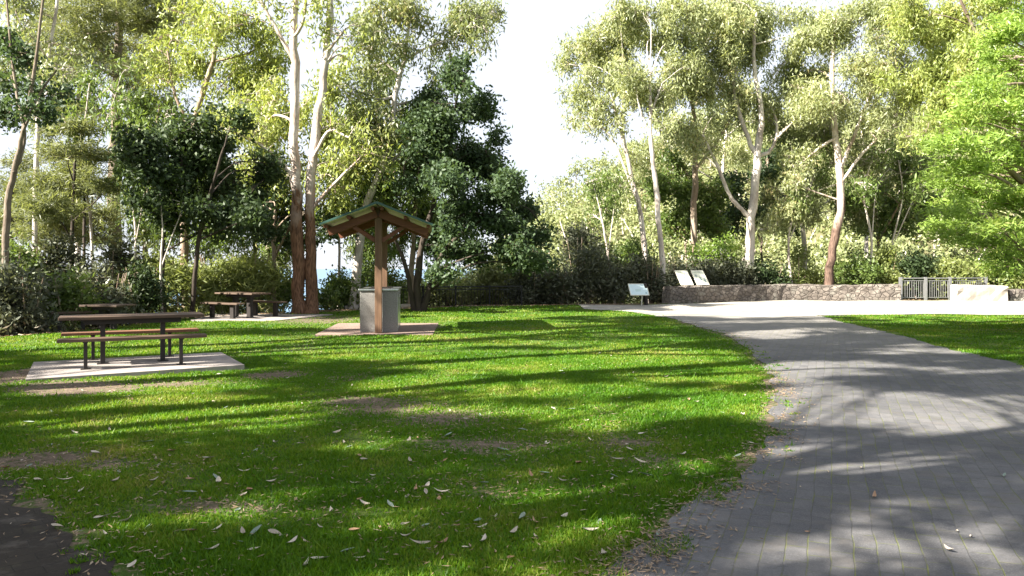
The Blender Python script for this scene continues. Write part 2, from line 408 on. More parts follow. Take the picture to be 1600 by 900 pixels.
xs = np.unique(np.concatenate([np.linspace(-16, 22, 220), -16 - np.geomspace(.3, 2500, 34), 22 + np.geomspace(.3, 2500, 34)]))
ys = np.unique(np.concatenate([np.linspace(-3, 38, 260), -3 - np.geomspace(.3, 800, 24), 38 + np.geomspace(.3, 300, 34)]))
X, Yg = np.meshgrid(xs, ys); Z = terrain(X, Yg)
nx, ny = len(xs), len(ys); ii = (np.arange(ny - 1)[:, None] * nx + np.arange(nx - 1)[None]).ravel()
gq = np.stack([ii, ii + 1, ii + nx + 1, ii + nx], 1)
t = NT('lawn soil and thatch'); p_ = t.pos()
at = t.n('ShaderNodeAttribute', attribute_name='soil').outputs['Fac']
n1 = t.noise(1.1, p_, 5, .6); n2 = t.noise(14, p_, 5, .7); n3 = t.noise(70, p_, 3, .6); n4 = t.noise(.35, p_, 3)
m_ = t.mrange(t.math('ADD', at, t.mrange(n2, .3, .7, -.35, .35)), .35, .6)
gr = t.mix(t.mrange(n2, .35, .65), (.035, .075, .012), (.085, .14, .02)); gr = t.mix(t.mrange(n1, .5, .75, 0, .75), gr, (.13, .135, .04))
gr = t.mix(t.mrange(n3, .5, .8, 0, .5), gr, (.05, .045, .02))
sl = t.mix(t.mrange(n2, .3, .7), (.085, .062, .045), (.20, .155, .115)); sl = t.mix(t.mrange(n3, .5, .75, 0, .7), sl, (.08, .055, .035))
hgt = t.math('ADD', t.math('MULTIPLY', n2, .7), t.math('MULTIPLY', n3, .4))
mat_ground = t.done(t.pbr(t.mix(m_, gr, sl), .95, t.bump(hgt, .9, .03), spec=.1))
me = npmesh('ground', np.stack([X, Yg, Z], -1).reshape(-1, 3), gq, mats=[mat_ground], smooth=True)
a_ = me.attributes.new('soil', 'FLOAT', 'POINT'); a_.data.foreach_set('value', soil_at(X, Yg).astype(np.float32).ravel())
tag(link('ground', me), kind='structure')

def strip(name, A, B, nu, nv, lift, mat, jit=0.0):
    a = smooth_line([(x, y, 0) for x, y in A], nu)[:, :2]; b = smooth_line([(x, y, 0) for x, y in B], nu)[:, :2]
    s = np.linspace(0, 1, nv)[None, :, None]; P = a[:, None] * (1 - s) + b[:, None] * s
    if jit:
        for col in (0, -1):
            P[:, col] += np.stack([fnoise(P[:, col, 0], P[:, col, 1], .35, 5) - .5, fnoise(P[:, col, 0], P[:, col, 1], .35, 9) - .5], -1) * jit
    z = terrain(P[..., 0], P[..., 1]) + lift
    i = (np.arange(nu - 1)[:, None] * nv + np.arange(nv - 1)[None]).ravel()
    q = np.stack([i, i + 1, i + nv + 1, i + nv], 1)
    me = npmesh(name, np.concatenate([P, z[..., None]], -1).reshape(-1, 3), q, mats=[mat], smooth=True)
    if me.polygons[len(me.polygons) // 2].normal.z < 0: me.flip_normals()
    return tag(link(name, me), kind='structure')

def paver_mat(name, dark, light, moss_k, ang, dust=0.0, jc=(.05, .045, .035)):
    t = NT(name); p = t.pos(); dn = t.noise(1.6, p, 2); pd = t.n('ShaderNodeVectorMath', {0: p, 1: t.n('ShaderNodeVectorMath', {0: dn.outputs['Color'], 1: (.05, .05, 0)}, operation='MULTIPLY').outputs[0]}, operation='ADD').outputs[0]; v = t.mapv(pd, (1, 1, 1), (0, 0, ang))
    br = t.n('ShaderNodeTexBrick', {'Vector': v, 'Color1': (.0, .0, .0), 'Color2': (1, 1, 1), 'Mortar': (.5, .5, .5), 'Scale': 1.0, 'Mortar Size': .0045, 'Mortar Smooth': .5, 'Bias': 0.0, 'Brick Width': .235, 'Row Height': .115})
    n1 = t.noise(.7, p, 4, .6); n2 = t.noise(9, p, 5, .7); n3 = t.noise(120, p, 2, .6); n5 = t.noise(2.4, p, 4, .65)
    tone = t.math('ADD', t.math('MULTIPLY', br.outputs['Color'], .45), t.mrange(n2, .25, .75, 0, .62))
    c = t.mix(tone, dark, light); c = t.mix(t.mrange(n1, .42, .68, 0, .6), c, tuple(x * .62 for x in dark))
    c = t.mix(t.mrange(n3, .5, .75, 0, .35), c, tuple(min(1, x * 1.7) for x in light))
    joint = t.mix(t.mrange(n5, .4, .52, 0, moss_k), jc, (.13, .15, .035))
    fac = t.math('MULTIPLY', br.outputs['Fac'], t.mrange(n5, .4, .62, .12, 1.0))
    c = t.mix(fac, c, joint)
    # grit, soil and moss spreading over the pavers in patches
    spill = t.mrange(t.math('ADD', n5, t.math('MULTIPLY', n2, .35)), .78, .95, 0, .5)
    c = t.mix(spill, c, (.085, .075, .045)); c = t.mix(t.mrange(t.noise(38, p, 4, .75), .56, .72, 0, .6), c, (.055, .045, .035)); c = t.mix(t.mrange(t.noise(3.3, p, 5, .7), .52, .7, 0, .5), c, (.12, .105, .09))
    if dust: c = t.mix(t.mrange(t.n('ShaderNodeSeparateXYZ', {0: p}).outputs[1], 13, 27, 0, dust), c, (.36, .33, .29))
    h = t.math('SUBTRACT', t.math('ADD', t.math('MULTIPLY', n2, .25), t.math('MULTIPLY', n3, .12)), br.outputs['Fac'])
    return t.done(t.pbr(c, .82, t.bump(h, .7, .006), spec=.25))
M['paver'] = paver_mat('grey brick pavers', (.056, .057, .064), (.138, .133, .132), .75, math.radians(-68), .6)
M['paver_dark'] = paver_mat('dirty brick pavers darkened for shade', (.016, .012, .009), (.035, .027, .019), 0.0, math.radians(-40), 0.0, (.012, .01, .008))  # deep shade on this corner is put into the near-black, along with dirt
M['paver_red'] = paver_mat('reddish brick pavers', (.17, .12, .10), (.27, .195, .16), .1, math.radians(5))
M['plaza'] = paver_mat('pale pavers lightened for sun', (.27, .25, .22), (.40, .37, .325), .15, math.radians(-20))  # path paving again; its sunlit paleness, with dust, is put into the colour
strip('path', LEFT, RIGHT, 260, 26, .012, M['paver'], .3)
strip('side_path', SIDE_UP, SIDE_DN, 160, 16, .008, M['paver_dark'], .5)
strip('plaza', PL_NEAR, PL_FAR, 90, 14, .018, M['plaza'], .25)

t = NT('sea water'); wv = t.noise(.25, t.mapv(t.pos(), (1, .35, 1)), 4, .6)
M['sea'] = t.done(t.pbr(t.mix(t.mrange(wv, .3, .7), (.02, .10, .20), (.04, .17, .28)), .18, t.bump(wv, .6, .5), spec=.5))
tag(link('sea', npmesh('sea', [(-6000, 60, -30), (6000, 60, -30), (6000, 7000, -30), (-6000, 7000, -30)], [(0, 1, 2, 3)], mats=[M['sea']])), kind='structure')

# hillside across the valley, under bush
def hill_z(x, y):
    rid = np.interp(x, [-30, -5, 5, 20, 45, 70, 110, 200], [-34, -6, 10, 19, 25, 29, 32, 34])
    s = np.clip((y - 52) / 85, 0, 1.5); s = np.where(s < 1, s ** 1.15, 1 - (s - 1) * .25)
    return -9 + (rid + 9) * s + 1.2 * np.sin(x * .13 + y * .07) + .8 * np.sin(x * .31 - y * .2)
hx = np.linspace(-40, 220, 90); hy = np.linspace(46, 190, 60); HX, HY = np.meshgrid(hx, hy); HZZ = hill_z(HX, HY)
ii = (np.arange(59)[:, None] * 90 + np.arange(89)[None]).ravel()
M['hill'] = plain('hillside earth and dry grass', (.16, .15, .08), .95, 0, .5, .4, .1)
tag(link('hillside', npmesh('hillside', np.stack([HX, HY, HZZ], -1).reshape(-1, 3), np.stack([ii, ii + 1, ii + 91, ii + 90], 1), mats=[M['hill']], smooth=True)), kind='structure')
rng = np.random.default_rng(5); V = []; wd = Wood(); NB = 1300
bx = rng.uniform(-14, 120, NB); by = 54 + rng.uniform(0, 1, NB) ** 1.2 * 88
keep = (bx / by > -.1) & (bx / by < .8); bx = bx[keep]; by = by[keep]; bz = hill_z(bx, by)
for x, y, z in zip(bx, by, bz):
    r = rng.uniform(1.4, 3.4); hgt = rng.uniform(1.0, 6.0)
    c = np.array([x, y, z + hgt]); ns = 20
    sp = clump_pts(c, np.array([r, r, r * rng.uniform(.6, .95)]), ns, rng, .3); idx = np.repeat(np.arange(ns), 12)
    V.append(leaves_geo(sp[idx] + rng.normal(size=(len(idx), 3)) * .30, .50, .22, (0, 0, -.3), 1, None, rng))
    if hgt > 3: wd.tube(np.array([[x, y, z - .3], [x + rng.normal() * .3, y, z + hgt * .5], [x + rng.normal() * .6, y, z + hgt]]), [.16, .12, .06], 5)
V = np.concatenate(V); wv_ = np.concatenate(wd.v); wq = np.concatenate(wd.q) + len(V); q = np.concatenate([quads_of(len(V)), wq])
mi = np.zeros(len(q), int); mi[len(V) // 4:] = 1
tag(link('hillside_forest', npmesh('hillside_forest', np.concatenate([V, wv_]), q, mats=[M['far'], M['bark_white']], mat_idx=mi)), 'pale sunlit eucalypt bush covering the far hillside', 'forest', kind='stuff')

# ------------------------------------------------------------------ grass, litter
def lawn_ok(x, y):
    ok = (y < edgeY(x) + .2)
    for P in (PATHP, SIDEP, PLAZAP, SLAB1, SLAB2, PADB): ok &= ~inpoly(x, y, P)
    return ok
def grass(n, y0, y1, seed):
    rng = np.random.default_rng(seed)
    u = rng.uniform(0, 1, n); y = y0 * (y1 / y0) ** u
    x = rng.uniform(-.70, .70, n) * y
    dn = fnoise(x, y, .5, 3); s = soil_at(x, y); xe = x - .26 * fnoise(x, y, .3, 17) + .07 + (fnoise(x, y, .16, 8) - .5) * .7
    k = lawn_ok(xe, y) & (rng.uniform(0, 1, n) > np.clip((s - .3) * 3.2, 0, .985)) & (rng.uniform(0, 1, n) < np.clip(.22 + 1.5 * (dn - .12) - .5 * np.clip(fnoise(x, y, .28, 91) * 3 - 1.75, 0, 1), .05, 1))
    x, y, dn, s = x[k], y[k], dn[k], s[k]; n = len(x)
    h = (.010 + .024 * dn * rng.uniform(.5, 1.5, n)) * np.clip(1.15 - .5 * s, .4, 1.2) * (1 + y * .012)
    w = (.0028 + .0007 * y) * rng.uniform(.7, 1.4, n)
    az = rng.uniform(0, 2 * np.pi, n); ln = rng.uniform(.1, 1.0, n) * h; az2 = rng.uniform(0, 2 * np.pi, n)
    z = terrain(x, y); b = np.stack([x, y, z], 1); sd = np.stack([np.cos(az), np.sin(az), 0 * az], 1) * w[:, None]
    tip = b + np.stack([np.cos(az2) * ln, np.sin(az2) * ln, h], 1)
    return np.stack([b - sd, b + sd, tip], 1).reshape(-1, 3)
GT = grass(9000, 3.0, 16, 5).reshape(-1, 3, 3); GT[:, 2] = GT[:, 0] * .5 + GT[:, 1] * .5 + (GT[:, 2] - GT[:, 0] * .5 - GT[:, 1] * .5) * 2.3
GV = np.concatenate([grass(620000, 3.0, 14, 1), grass(330000, 9, 33, 2), GT.reshape(-1, 3)])
t = NT('lawn grass blades'); rnd = t.n('ShaderNodeNewGeometry').outputs['Random Per Island']; p_ = t.pos()
f = t.math('ADD', t.math('MULTIPLY', rnd, .45), t.mrange(t.noise(1.3, p_, 6, .7), .3, .72, 0, .45)); f = t.math('ADD', f, t.mrange(t.noise(.4, p_, 4, .65), .35, .66, -.25, .36))
col = t.ramp(f, [(0, (.022, .08, .004)), (.45, (.07, .175, .007)), (.75, (.17, .225, .024)), (1, (.30, .25, .08))]).outputs[0]
M['grass'] = t.done(t.n('ShaderNodeMixShader', {0: .42, 1: t.pbr(col, .5, spec=.25), 2: t.n('ShaderNodeBsdfTranslucent', {'Color': t.mix(.4, col, (.25, .42, .010))})}))
tag(link('grass', npmesh('grass', GV, None, np.arange(len(GV)).reshape(-1, 3), mats=[M['grass']])), 'short green lawn grass worn thin in patches', 'grass', kind='stuff')

def leaf_mesh(name, L, wd, curl, twist, mat, seed):
    rng = np.random.default_rng(seed); nu, nv = 9, 5; v = []
    for i in range(nu):
        u = i / (nu - 1); ww = wd * (math.sin(math.pi * min(1, u * 1.02 + .01)) ** .8) * (1 - .25 * u)
        for j in range(nv):
            s = j / (nv - 1) * 2 - 1
            x = (u - .5) * L; y = s * ww * .5 + .12 * L * math.sin(u * 3) * .3
            z = curl * (2 * u - 1) ** 2 * L * .5 + abs(s) * ww * .28 + twist * s * ww * (u - .5) + .006
            v.append((x, y, z))
    q = [(i * nv + j, i * nv + j + 1, (i + 1) * nv + j + 1, (i + 1) * nv + j) for i in range(nu - 1) for j in range(nv - 1)]
    return npmesh(name, v, q, mats=[mat], smooth=True)
def dead_leaf(name, a, b):
    t = NT(name); n = t.noise(40, t.obj(), 4); r = t.n('ShaderNodeObjectInfo').outputs['Random']
    c = t.mix(t.math('ADD', t.math('MULTIPLY', r, .7), t.mrange(n, .3, .7, 0, .4)), a, b)
    return t.done(t.pbr(c, .6, t.bump(n, .3, .003), spec=.35))
M['leaf_pale'] = dead_leaf('pale dead leaf', (.30, .25, .19), (.54, .48, .39))
M['leaf_brown'] = dead_leaf('brown dead leaf', (.20, .11, .06), (.38, .24, .14))
M['leaf_green'] = dead_leaf('grey green dead leaf', (.13, .18, .14), (.27, .31, .25))
LM = {'pale': [leaf_mesh('fallen_leaf', .12, .028, .35, .4, M['leaf_pale'], 1), leaf_mesh('fallen_leaf', .10, .034, .2, -.6, M['leaf_pale'], 2), leaf_mesh('fallen_leaf', .085, .036, .5, .2, M['leaf_pale'], 3)],
      'brown': [leaf_mesh('fallen_leaf', .11, .03, .45, .5, M['leaf_brown'], 4), leaf_mesh('fallen_leaf', .08, .04, .3, -.3, M['leaf_brown'], 5)],
      'green': [leaf_mesh('fallen_leaf', .12, .03, .12, .2, M['leaf_green'], 6)]}
LAB = {'pale': 'pale curled gum leaf fallen on the mown grass', 'brown': 'brown curled gum leaf fallen on the mown grass', 'green': 'grey green gum leaf fallen on the mown grass'}
LGR = {'pale': 'pale fallen leaves on the lawn', 'brown': 'brown fallen leaves on the lawn', 'green': 'grey green fallen leaves on the lawn'}
def put_leaf(kind, x, y, rng, label=None, group=None, s=1.0, lift=.022, name='fallen_leaf'):
    o = link(name, LM[kind][rng.integers(len(LM[kind]))]); o.location = (x, y, float(terrain(x, y)) + lift)
    o.rotation_euler = (rng.normal() * .2, rng.normal() * .13, rng.uniform(0, 6.28)); o.scale = (s * rng.uniform(.85, 1.15),) * 3
    return tag(o, label or LAB[kind], 'leaf', group or (None if label else LGR[kind]))
rng = np.random.default_rng(21)
HAND = [(527, 682), (268, 714), (400, 832), (430, 835), (555, 833), (635, 845), (655, 857), (690, 858), (755, 855), (880, 815), (920, 838), (300, 832), (330, 860), (205, 885), (480, 890), (665, 770), (610, 790), (570, 790), (520, 800), (425, 757), (560, 715), (200, 818), (325, 725), (240, 760), (180, 762),
        (430, 700), (470, 700), (640, 690), (700, 680), (600, 705), (570, 720), (640, 720), (650, 765), (755, 755), (690, 770), (830, 745), (850, 740), (815, 815), (745, 820), (800, 840), (945, 875), (905, 725), (960, 720), (985, 705), (865, 640), (890, 640), (955, 660), (1000, 725), (1005, 680), (100, 760), (60, 760), (90, 830), (160, 815), (390, 770), (370, 800), (455, 850), (500, 880), (785, 700), (340, 760), (290, 660), (150, 715), (45, 665)]
for i, (px, py) in enumerate(HAND):
    x, y = G(px, py); put_leaf(('pale', 'pale', 'pale', 'brown', 'green')[rng.integers(5)], x, y, rng, s=1.0, lift=.016)
n = 0
while n < 230:
    y = 4.1 * (3.6 ** rng.uniform(0, 1)); x = rng.uniform(-.64, .5) * y
    if not lawn_ok(np.array([x]), np.array([y]))[0]: continue
    put_leaf(('pale', 'pale', 'brown', 'green')[rng.integers(4)], x, y, rng, s=rng.uniform(.4, .95), lift=.012); n += 1
for (px, py, kind, s, lab) in [(1482, 862, 'pale', 1.0, 'broad pale leaf lying alone on the grey pavers at lower right'), (1519, 842, 'pale', .55, 'small white leaf scrap beside the broad leaf on the pavers'), (1345, 734, 'pale', .6, 'short pale twig like leaf on the pavers in mid path'),
                               (1570, 749, 'green', .9, 'dull yellow green leaf lying on the mossy paver joints'), (1365, 778, 'brown', .9, 'brown curled leaf on the dark shaded pavers'), (1495, 833, 'pale', .45, 'tiny pale leaf fragment on the pavers above the broad leaf'), (1262, 833, 'brown', .5, 'small brown leaf near the dark middle of the path')]:
    x, y = G(px, py); put_leaf(kind, x, y, rng, lab, 'fallen leaves on the paved path', s, .016)
# fine litter: nobody could count it
n = 60000; y = 3.2 * (9.5 ** rng.uniform(0, 1, n)); x = rng.uniform(-.7, .7, n) * y
k = lawn_ok(x - .25, y) & (rng.uniform(0, 1, n) < .05 + .3 * np.clip(fnoise(x, y, 1.1, 60) * 2.4 - 1.0, 0, 1) + .7 * soil_at(x, y)); x, y = x[k], y[k]
ye = 3.4 * (6.5 ** rng.uniform(0, 1, 5000)); xe = np.interp(ye, [p[1] for p in LEFT[2:]], [p[0] for p in LEFT[2:]]) + rng.normal(size=5000) * .16 + .1
kk = fnoise(xe, ye, .6, 23) > .5; us = rng.uniform(-7, -1.2, 700); uy = np.interp(us, [p[0] for p in SIDE_UP], [p[1] for p in SIDE_UP]) + rng.normal(size=700) * .2 + .05
x = np.concatenate([x, xe[kk], us]); y = np.concatenate([y, ye[kk], uy])
cen = np.stack([x, y, terrain(x, y) + .016], 1)
V = leaves_geo(cen, .055, .012, (0, 0, 0), 1, None, rng); V[:, 2] = terrain(V[:, 0], V[:, 1]) + .018 + (V[:, 2] - terrain(V[:, 0], V[:, 1])) * .25
x2 = rng.uniform(-14, 26, 26000); y2 = edgeY(x2) + rng.uniform(-.5, 7, 26000)
V2 = leaves_geo(np.stack([x2, y2, terrain(x2, y2) + .03], 1), .14, .05, (0, 0, 0), 1, None, rng); V2[:, 2] = terrain(V2[:, 0], V2[:, 1]) + .01 + np.abs(V2[:, 2] - terrain(V2[:, 0], V2[:, 1])) * .4
V = np.concatenate([V, V2])
M['litter'] = leaf_mat('leaf litter', (.09, .055, .03), (.30, .21, .13), (.45, .38, .28), .1)
tag(link('leaf_litter', npmesh('leaf_litter', V, quads_of(len(V)), mats=[M['litter']])), 'fine brown leaf litter and twigs over lawn and bush floor', 'litter', kind='stuff')

# ------------------------------------------------------------------ picnic furniture
M['timber_red'] = wood_mat('oiled red timber slats', (.12, .055, .03), (.22, .11, .06), 0, .55)
M['timber_weathered'] = wood_mat('weathered brown timber slats', (.055, .034, .024), (.115, .075, .05), 0, .6)
M['timber_dark'] = wood_mat('dark timber slats', (.06, .04, .03), (.12, .08, .055), 0, .6)
M['steel_dark'] = plain('dark brown steel', (.022, .017, .015), .55, 0, .3, 20, .4)
M['concrete'] = plain('concrete slab', (.30, .265, .245), .9, 0, .3, 5, .2, .3)
M['aggregate'] = None
def plank_top(L, Wd, th, z, n, mat, root, name):
    mb = MB(); pw = Wd / n
    for i in range(n): mb.box((0, -Wd / 2 + (i + .5) * pw, z - th / 2), (L + random.uniform(-.008, .008), pw - .009, th), .006)
    return mb.build(name, mat, root)
def bench(x, y, z, rz, L, label, mat, group, lx=.56, thick=.05):
    r = empty('bench', (x, y, z), label, 'bench', group, rz)
    plank_top(L, .30, .045, .45, 3, mat, r, 'seat')
    for s in (-1, 1):
        mb = MB().box((s * lx, 0, .195), (thick, .08, .39), .004).box((s * lx, 0, .397), (.07, .26, .012), .002).box((s * lx, 0, .006), (.13, .13, .012), .002)
        mb.build('leg', M['steel_dark'], r)
    return r
def table(x, y, z, rz, L, label, mat, group, lx=.40, apron=1.35, thick=.07, h=.74):
    r = empty('picnic_table', (x, y, z), label, 'table', group, rz)
    plank_top(L, .72, .045, h, 6, mat, r, 'tabletop')
    MB().box((0, 0, h - .045 - .041), (apron, .34, .08), .004).build('support_frame', M['steel_dark'], r)
    for s in (-1, 1):
        MB().box((s * lx, 0, (h - .13) / 2), (thick, .1, h - .13), .004).box((s * lx, 0, .007), (.16, .16, .014), .002).build('leg', M['steel_dark'], r)
    return r
A1 = math.radians(27); ax = np.array([math.cos(A1), math.sin(A1)]); pp = np.array([-ax[1], ax[0]]); c1 = np.array([-5.88, 12.36])
zs = .05
def slab(name, pts, label, mat, h=zs, cat='slab'):
    z0 = float(min(terrain(p[0], p[1]) for p in pts)) - .2
    o = MB().poly(pts, z0, h).build(name, mat); return tag(o, label, cat)
slab('concrete_slab', SLAB1, 'pale concrete slab under the near timber picnic table', M['concrete'], zs)
slab('concrete_slab', SLAB2, 'grey concrete slab under the picnic setting by the big gum', M['concrete'], .03)
table(*c1, zs, A1, 2.0, 'near brown timber picnic table on the sunlit concrete slab', M['timber_weathered'], 'picnic tables', .42)
b1 = c1 - pp * .62; b2 = c1 + pp * .62
bench(*b1, zs, A1, 2.0, 'brown timber bench along the front of the near picnic table', M['timber_weathered'], 'picnic benches', .64)
bench(*b2, zs, A1, 2.0, 'reddish timber bench behind the near picnic table', M['timber_red'], 'picnic benches', .56)
A2 = math.radians(-32); ax = np.array([math.cos(A2), math.sin(A2)]); pp = np.array([-ax[1], ax[0]]); c2 = np.array([-8.0, 23.65])
table(*c2, .03, A2, 1.65, 'dark picnic table in the shade beside the big two stemmed gum', M['timber_dark'], 'picnic tables', .32, 1.1, .17, .72)
bench(*(c2 - pp * .72), .03, A2, 1.6, 'dark bench on the near side of the shaded far picnic table', M['timber_dark'], 'picnic benches', .45, .15)
bench(*(c2 + pp * .72 + ax * .15), .03, A2, 1.6, 'dark bench on the far side of the shaded far picnic table', M['timber_dark'], 'picnic benches', .45, .15)
z3 = float(terrain(-9.75, 19.3)); 
table(-9.85, 19.4, z3, math.radians(-12), 1.05, 'small dark picnic table half hidden at the bush edge behind the near table', M['timber_dark'], 'picnic tables', .16, .6, .12, .62)
bench(-10.85, 19.6, z3 - .02, math.radians(35), .9, 'dark bench in the bush left of the half hidden table', M['timber_dark'], 'picnic benches', .25, .1)

# ------------------------------------------------------------------ barbecue and shelter
t = NT('exposed aggregate panel'); vo = t.n('ShaderNodeTexVoronoi', {'Vector': t.obj(), 'Scale': 150.0}); nn = t.noise(4, t.obj(), 4)
M['aggregate'] = t.done(t.pbr(t.mix(t.mrange(nn, .3, .7, 0, .35), t.ramp(vo.outputs['Color'], [(.2, (.15, .145, .14)), (.5, (.22, .21, .20)), (.85, (.32, .31, .29))]).outputs[0], (.16, .15, .14)), .9, t.bump(vo.outputs['Distance'], .5, .006), spec=.2))
M['steel'] = plain('brushed stainless steel', (.62, .63, .64), .28, .95, .2, 30, .5, .05)
BX, BY, BA = -3.02, 18.02, math.radians(5.5)
pad = slab('brick_pad', PADB, 'reddish brick paved pad around the barbecue', M['paver_red'], .028, 'paving')
bq = empty('barbecue', (BX - .02, BY + .12, .028), 'grey aggregate barbecue block with steel top under the small shelter', 'barbecue', rz=BA)
MB().box((0, .85, .475), (.84, 1.7, .95), .012).build('cabinet', M['aggregate'], bq)
MB().box((0, .85, .971), (.90, 1.76, .04), .008).build('worktop', M['steel'], bq)
for yy in (.45, 1.25): MB().box((0, yy, .995), (.5, .48, .012), .003).build('hotplate', M['steel_dark'], bq)
mb = MB()
for yy in (.25, .95): mb.box((.424, yy + .27, .45), (.012, .55, .75), .004)
mb.build('service_door', M['steel'], bq)
M['post'] = wood_mat('red brown hardwood post', (.095, .052, .032), (.18, .105, .06), 2, .65)
M['rafter'] = wood_mat('red brown hardwood rafter', (.10, .035, .02), (.18, .07, .035), 0, .6)
M['purlin'] = wood_mat('red brown hardwood purlin', (.10, .035, .02), (.18, .07, .035), 1, .6)
sh = empty('barbecue_shelter', (BX, BY, .028), 'small gabled green roof on red timber posts over the barbecue', 'shelter', rz=BA)
YF, YB = -.02, 1.98     # the two posts, before and behind the barbecue
RID, EAV, HWD = 2.90, 2.43, 1.20
for y_ in (YF, YB): MB().box((0, y_, 1.42), (.155, .155, 2.84), .006).build('post', M['post'], sh)
sl_ = (RID - EAV) / HWD
for y_ in (YF, YB):
    for s in (-1, 1):
        for dy in (-.105, .105):
            MB().beam((s * .03, y_ + dy, RID - .20 - .03 * sl_), (s * (HWD - .10), y_ + dy, RID - .20 - (HWD - .10) * sl_), .05, .16).build('rafter', M['rafter'], sh)
        MB().beam((s * .07, y_, 2.08), (s * .60, y_, RID - .24 - .60 * sl_), .07, .09).build('brace', M['rafter'], sh)
for s in (-1, 1):
    for u in (.10, .62, 1.12):
        MB().beam((s * u, YF - .48, RID - .075 - u * sl_), (s * u, YB + .48, RID - .075 - u * sl_), .075, .07).build('purlin', M['purlin'], sh)
t = NT('green corrugated roof sheet'); g = t.n('ShaderNodeNewGeometry'); nz = t.noise(3, t.obj(), 4)
top = t.mix(t.mrange(nz, .4, .7), (.05, .12, .09), (.08, .16, .12))
M['roof'] = t.done(t.pbr(t.mix(g.outputs['Backfacing'], top, (.62, .60, .52)), .45, spec=.4))
def corr(s):
    n = 120; yy = np.linspace(YF - .58, YB + .58, n); w = .012 * np.sin(yy * 2 * math.pi / .076); v = []
    for u in (0.02, HWD): v += [(s * u, a, RID - u * sl_ - .018 + b) for a, b in zip(yy, w)]
    q = [(i, i + 1, n + i + 1, n + i) for i in range(n - 1)]
    me = npmesh('roof_sheet', v, q, mats=[M['roof']], smooth=True)
    if me.polygons[0].normal.z < 0: me.flip_normals()
    return link('roof_sheet', me, sh)
for s in (-1, 1):
    corr(s)
M['roof_trim'] = plain('green roof edge trim', (.03, .08, .062), .45, 0, .2, 8)
for s in (-1, 1):
    for y_ in (YF - .595, YB + .595):
        MB().beam((0, y_, RID + .0), (s * (HWD + .02), y_, RID - .0 - (HWD + .02) * sl_), .02, .045, .003).build('barge_trim', M['roof_trim'], sh)
    MB().beam((s * .075, YF - .60, RID + .012 - .045 * sl_), (s * .075, YB + .60, RID + .012 - .045 * sl_), .16, .012, .002, up=(s * sl_, 0, 1)).build('ridge_cap', M['roof_trim'], sh)

# ------------------------------------------------------------------ fences, walls, signs
M['fence_black'] = plain('black fence metal', (.012, .012, .013), .5, 0, .3, 20, .4)
M['fence_silver'] = plain('galvanised fence metal', (.30, .30, .30), .45, .6, .25, 14, .5)
def fence(label, pts, h, mat, post_w, gap=.11, drop=.0):
    p0 = np.array(pts[0]); r = empty('metal_fence', (*p0, float(terrain(*p0)) - drop), label, 'fence'); z0 = r.location.z
    for i in range(len(pts) - 1):
        a = np.array(pts[i]); b = np.array(pts[i + 1]); L = np.linalg.norm(b - a); d = (b - a) / L; a2 = a - p0; b2 = b - p0
        MB().beam((*a2, h), (*b2, h), .05, .045).build('top_rail', mat, r)
        MB().beam((*a2, h - .11), (*b2, h - .11), .03, .03).build('rail', mat, r)
        MB().beam((*a2, .11), (*b2, .11), .035, .035).build('bottom_rail', mat, r)
        nb = int(L / gap)
        for k in range(1, nb):
            q = a2 + d * L * k / nb
            MB().cyl((*q, .125), (*q, h - .12), .011, 6).build('baluster', mat, r)
    for p in pts:
        q = np.array(p) - p0
        MB().box((*q, (h + .05) / 2 - .1), (post_w, post_w, h + .05 + .2), .005).build('post', mat, r)
    return r
def at(px, Y): return ((px - 800) / F * Y, Y)
fence('black metal barred fence at the lawn edge right of the barbecue', [at(600, 30.2), at(661, 30.4), at(712, 30.7), at(765, 31.0), at(815, 31.4)], .98, M['fence_black'], .07, .115, .1)
fence('galvanised barred fence panels in the gap between the stone walls', [at(1407, 35.6), at(1446, 35.7), at(1484, 35.8), at(1540, 36.3)], .98, M['fence_silver'], .12, .10, 0)

def rubble_mat(name, base, dark, lichen):
    t = NT(name); o = t.obj(); vo = t.n('ShaderNodeTexVoronoi', {'Vector': t.mapv(o, (1, 1, 1.5)), 'Scale': 4.2, 'Randomness': .9}); ve = t.n('ShaderNodeTexVoronoi', {'Vector': t.mapv(o, (1, 1, 1.5)), 'Scale': 4.2, 'Randomness': .9}, feature='DISTANCE_TO_EDGE')
    nz = t.noise(9, o, 5, .65); nl = t.noise(2.2, o, 4)
    c = t.mix(t.n('ShaderNodeSeparateColor', {0: vo.outputs['Color']}).outputs[0], base, dark); c = t.mix(t.mrange(nz, .35, .7, 0, .6), c, tuple(x * .5 for x in dark))
    c = t.mix(t.mrange(nl, .52, .7, 0, .8), c, lichen)
    e = t.mrange(ve.outputs['Distance'], 0, .09)
    c = t.mix(e, tuple(x * .8 for x in dark), c)
    return t.done(t.pbr(c, .9, t.bump(t.math('ADD', e, t.math('MULTIPLY', nz, .4)), .9, .04), spec=.15))
M['rubble'] = rubble_mat('rubble sandstone wall', (.21, .18, .155), (.14, .12, .105), (.27, .255, .22))
M['pale_stone'] = plain('pale sandstone block wall', (.44, .40, .34), .9, 0, .35, 3, .15, .5)
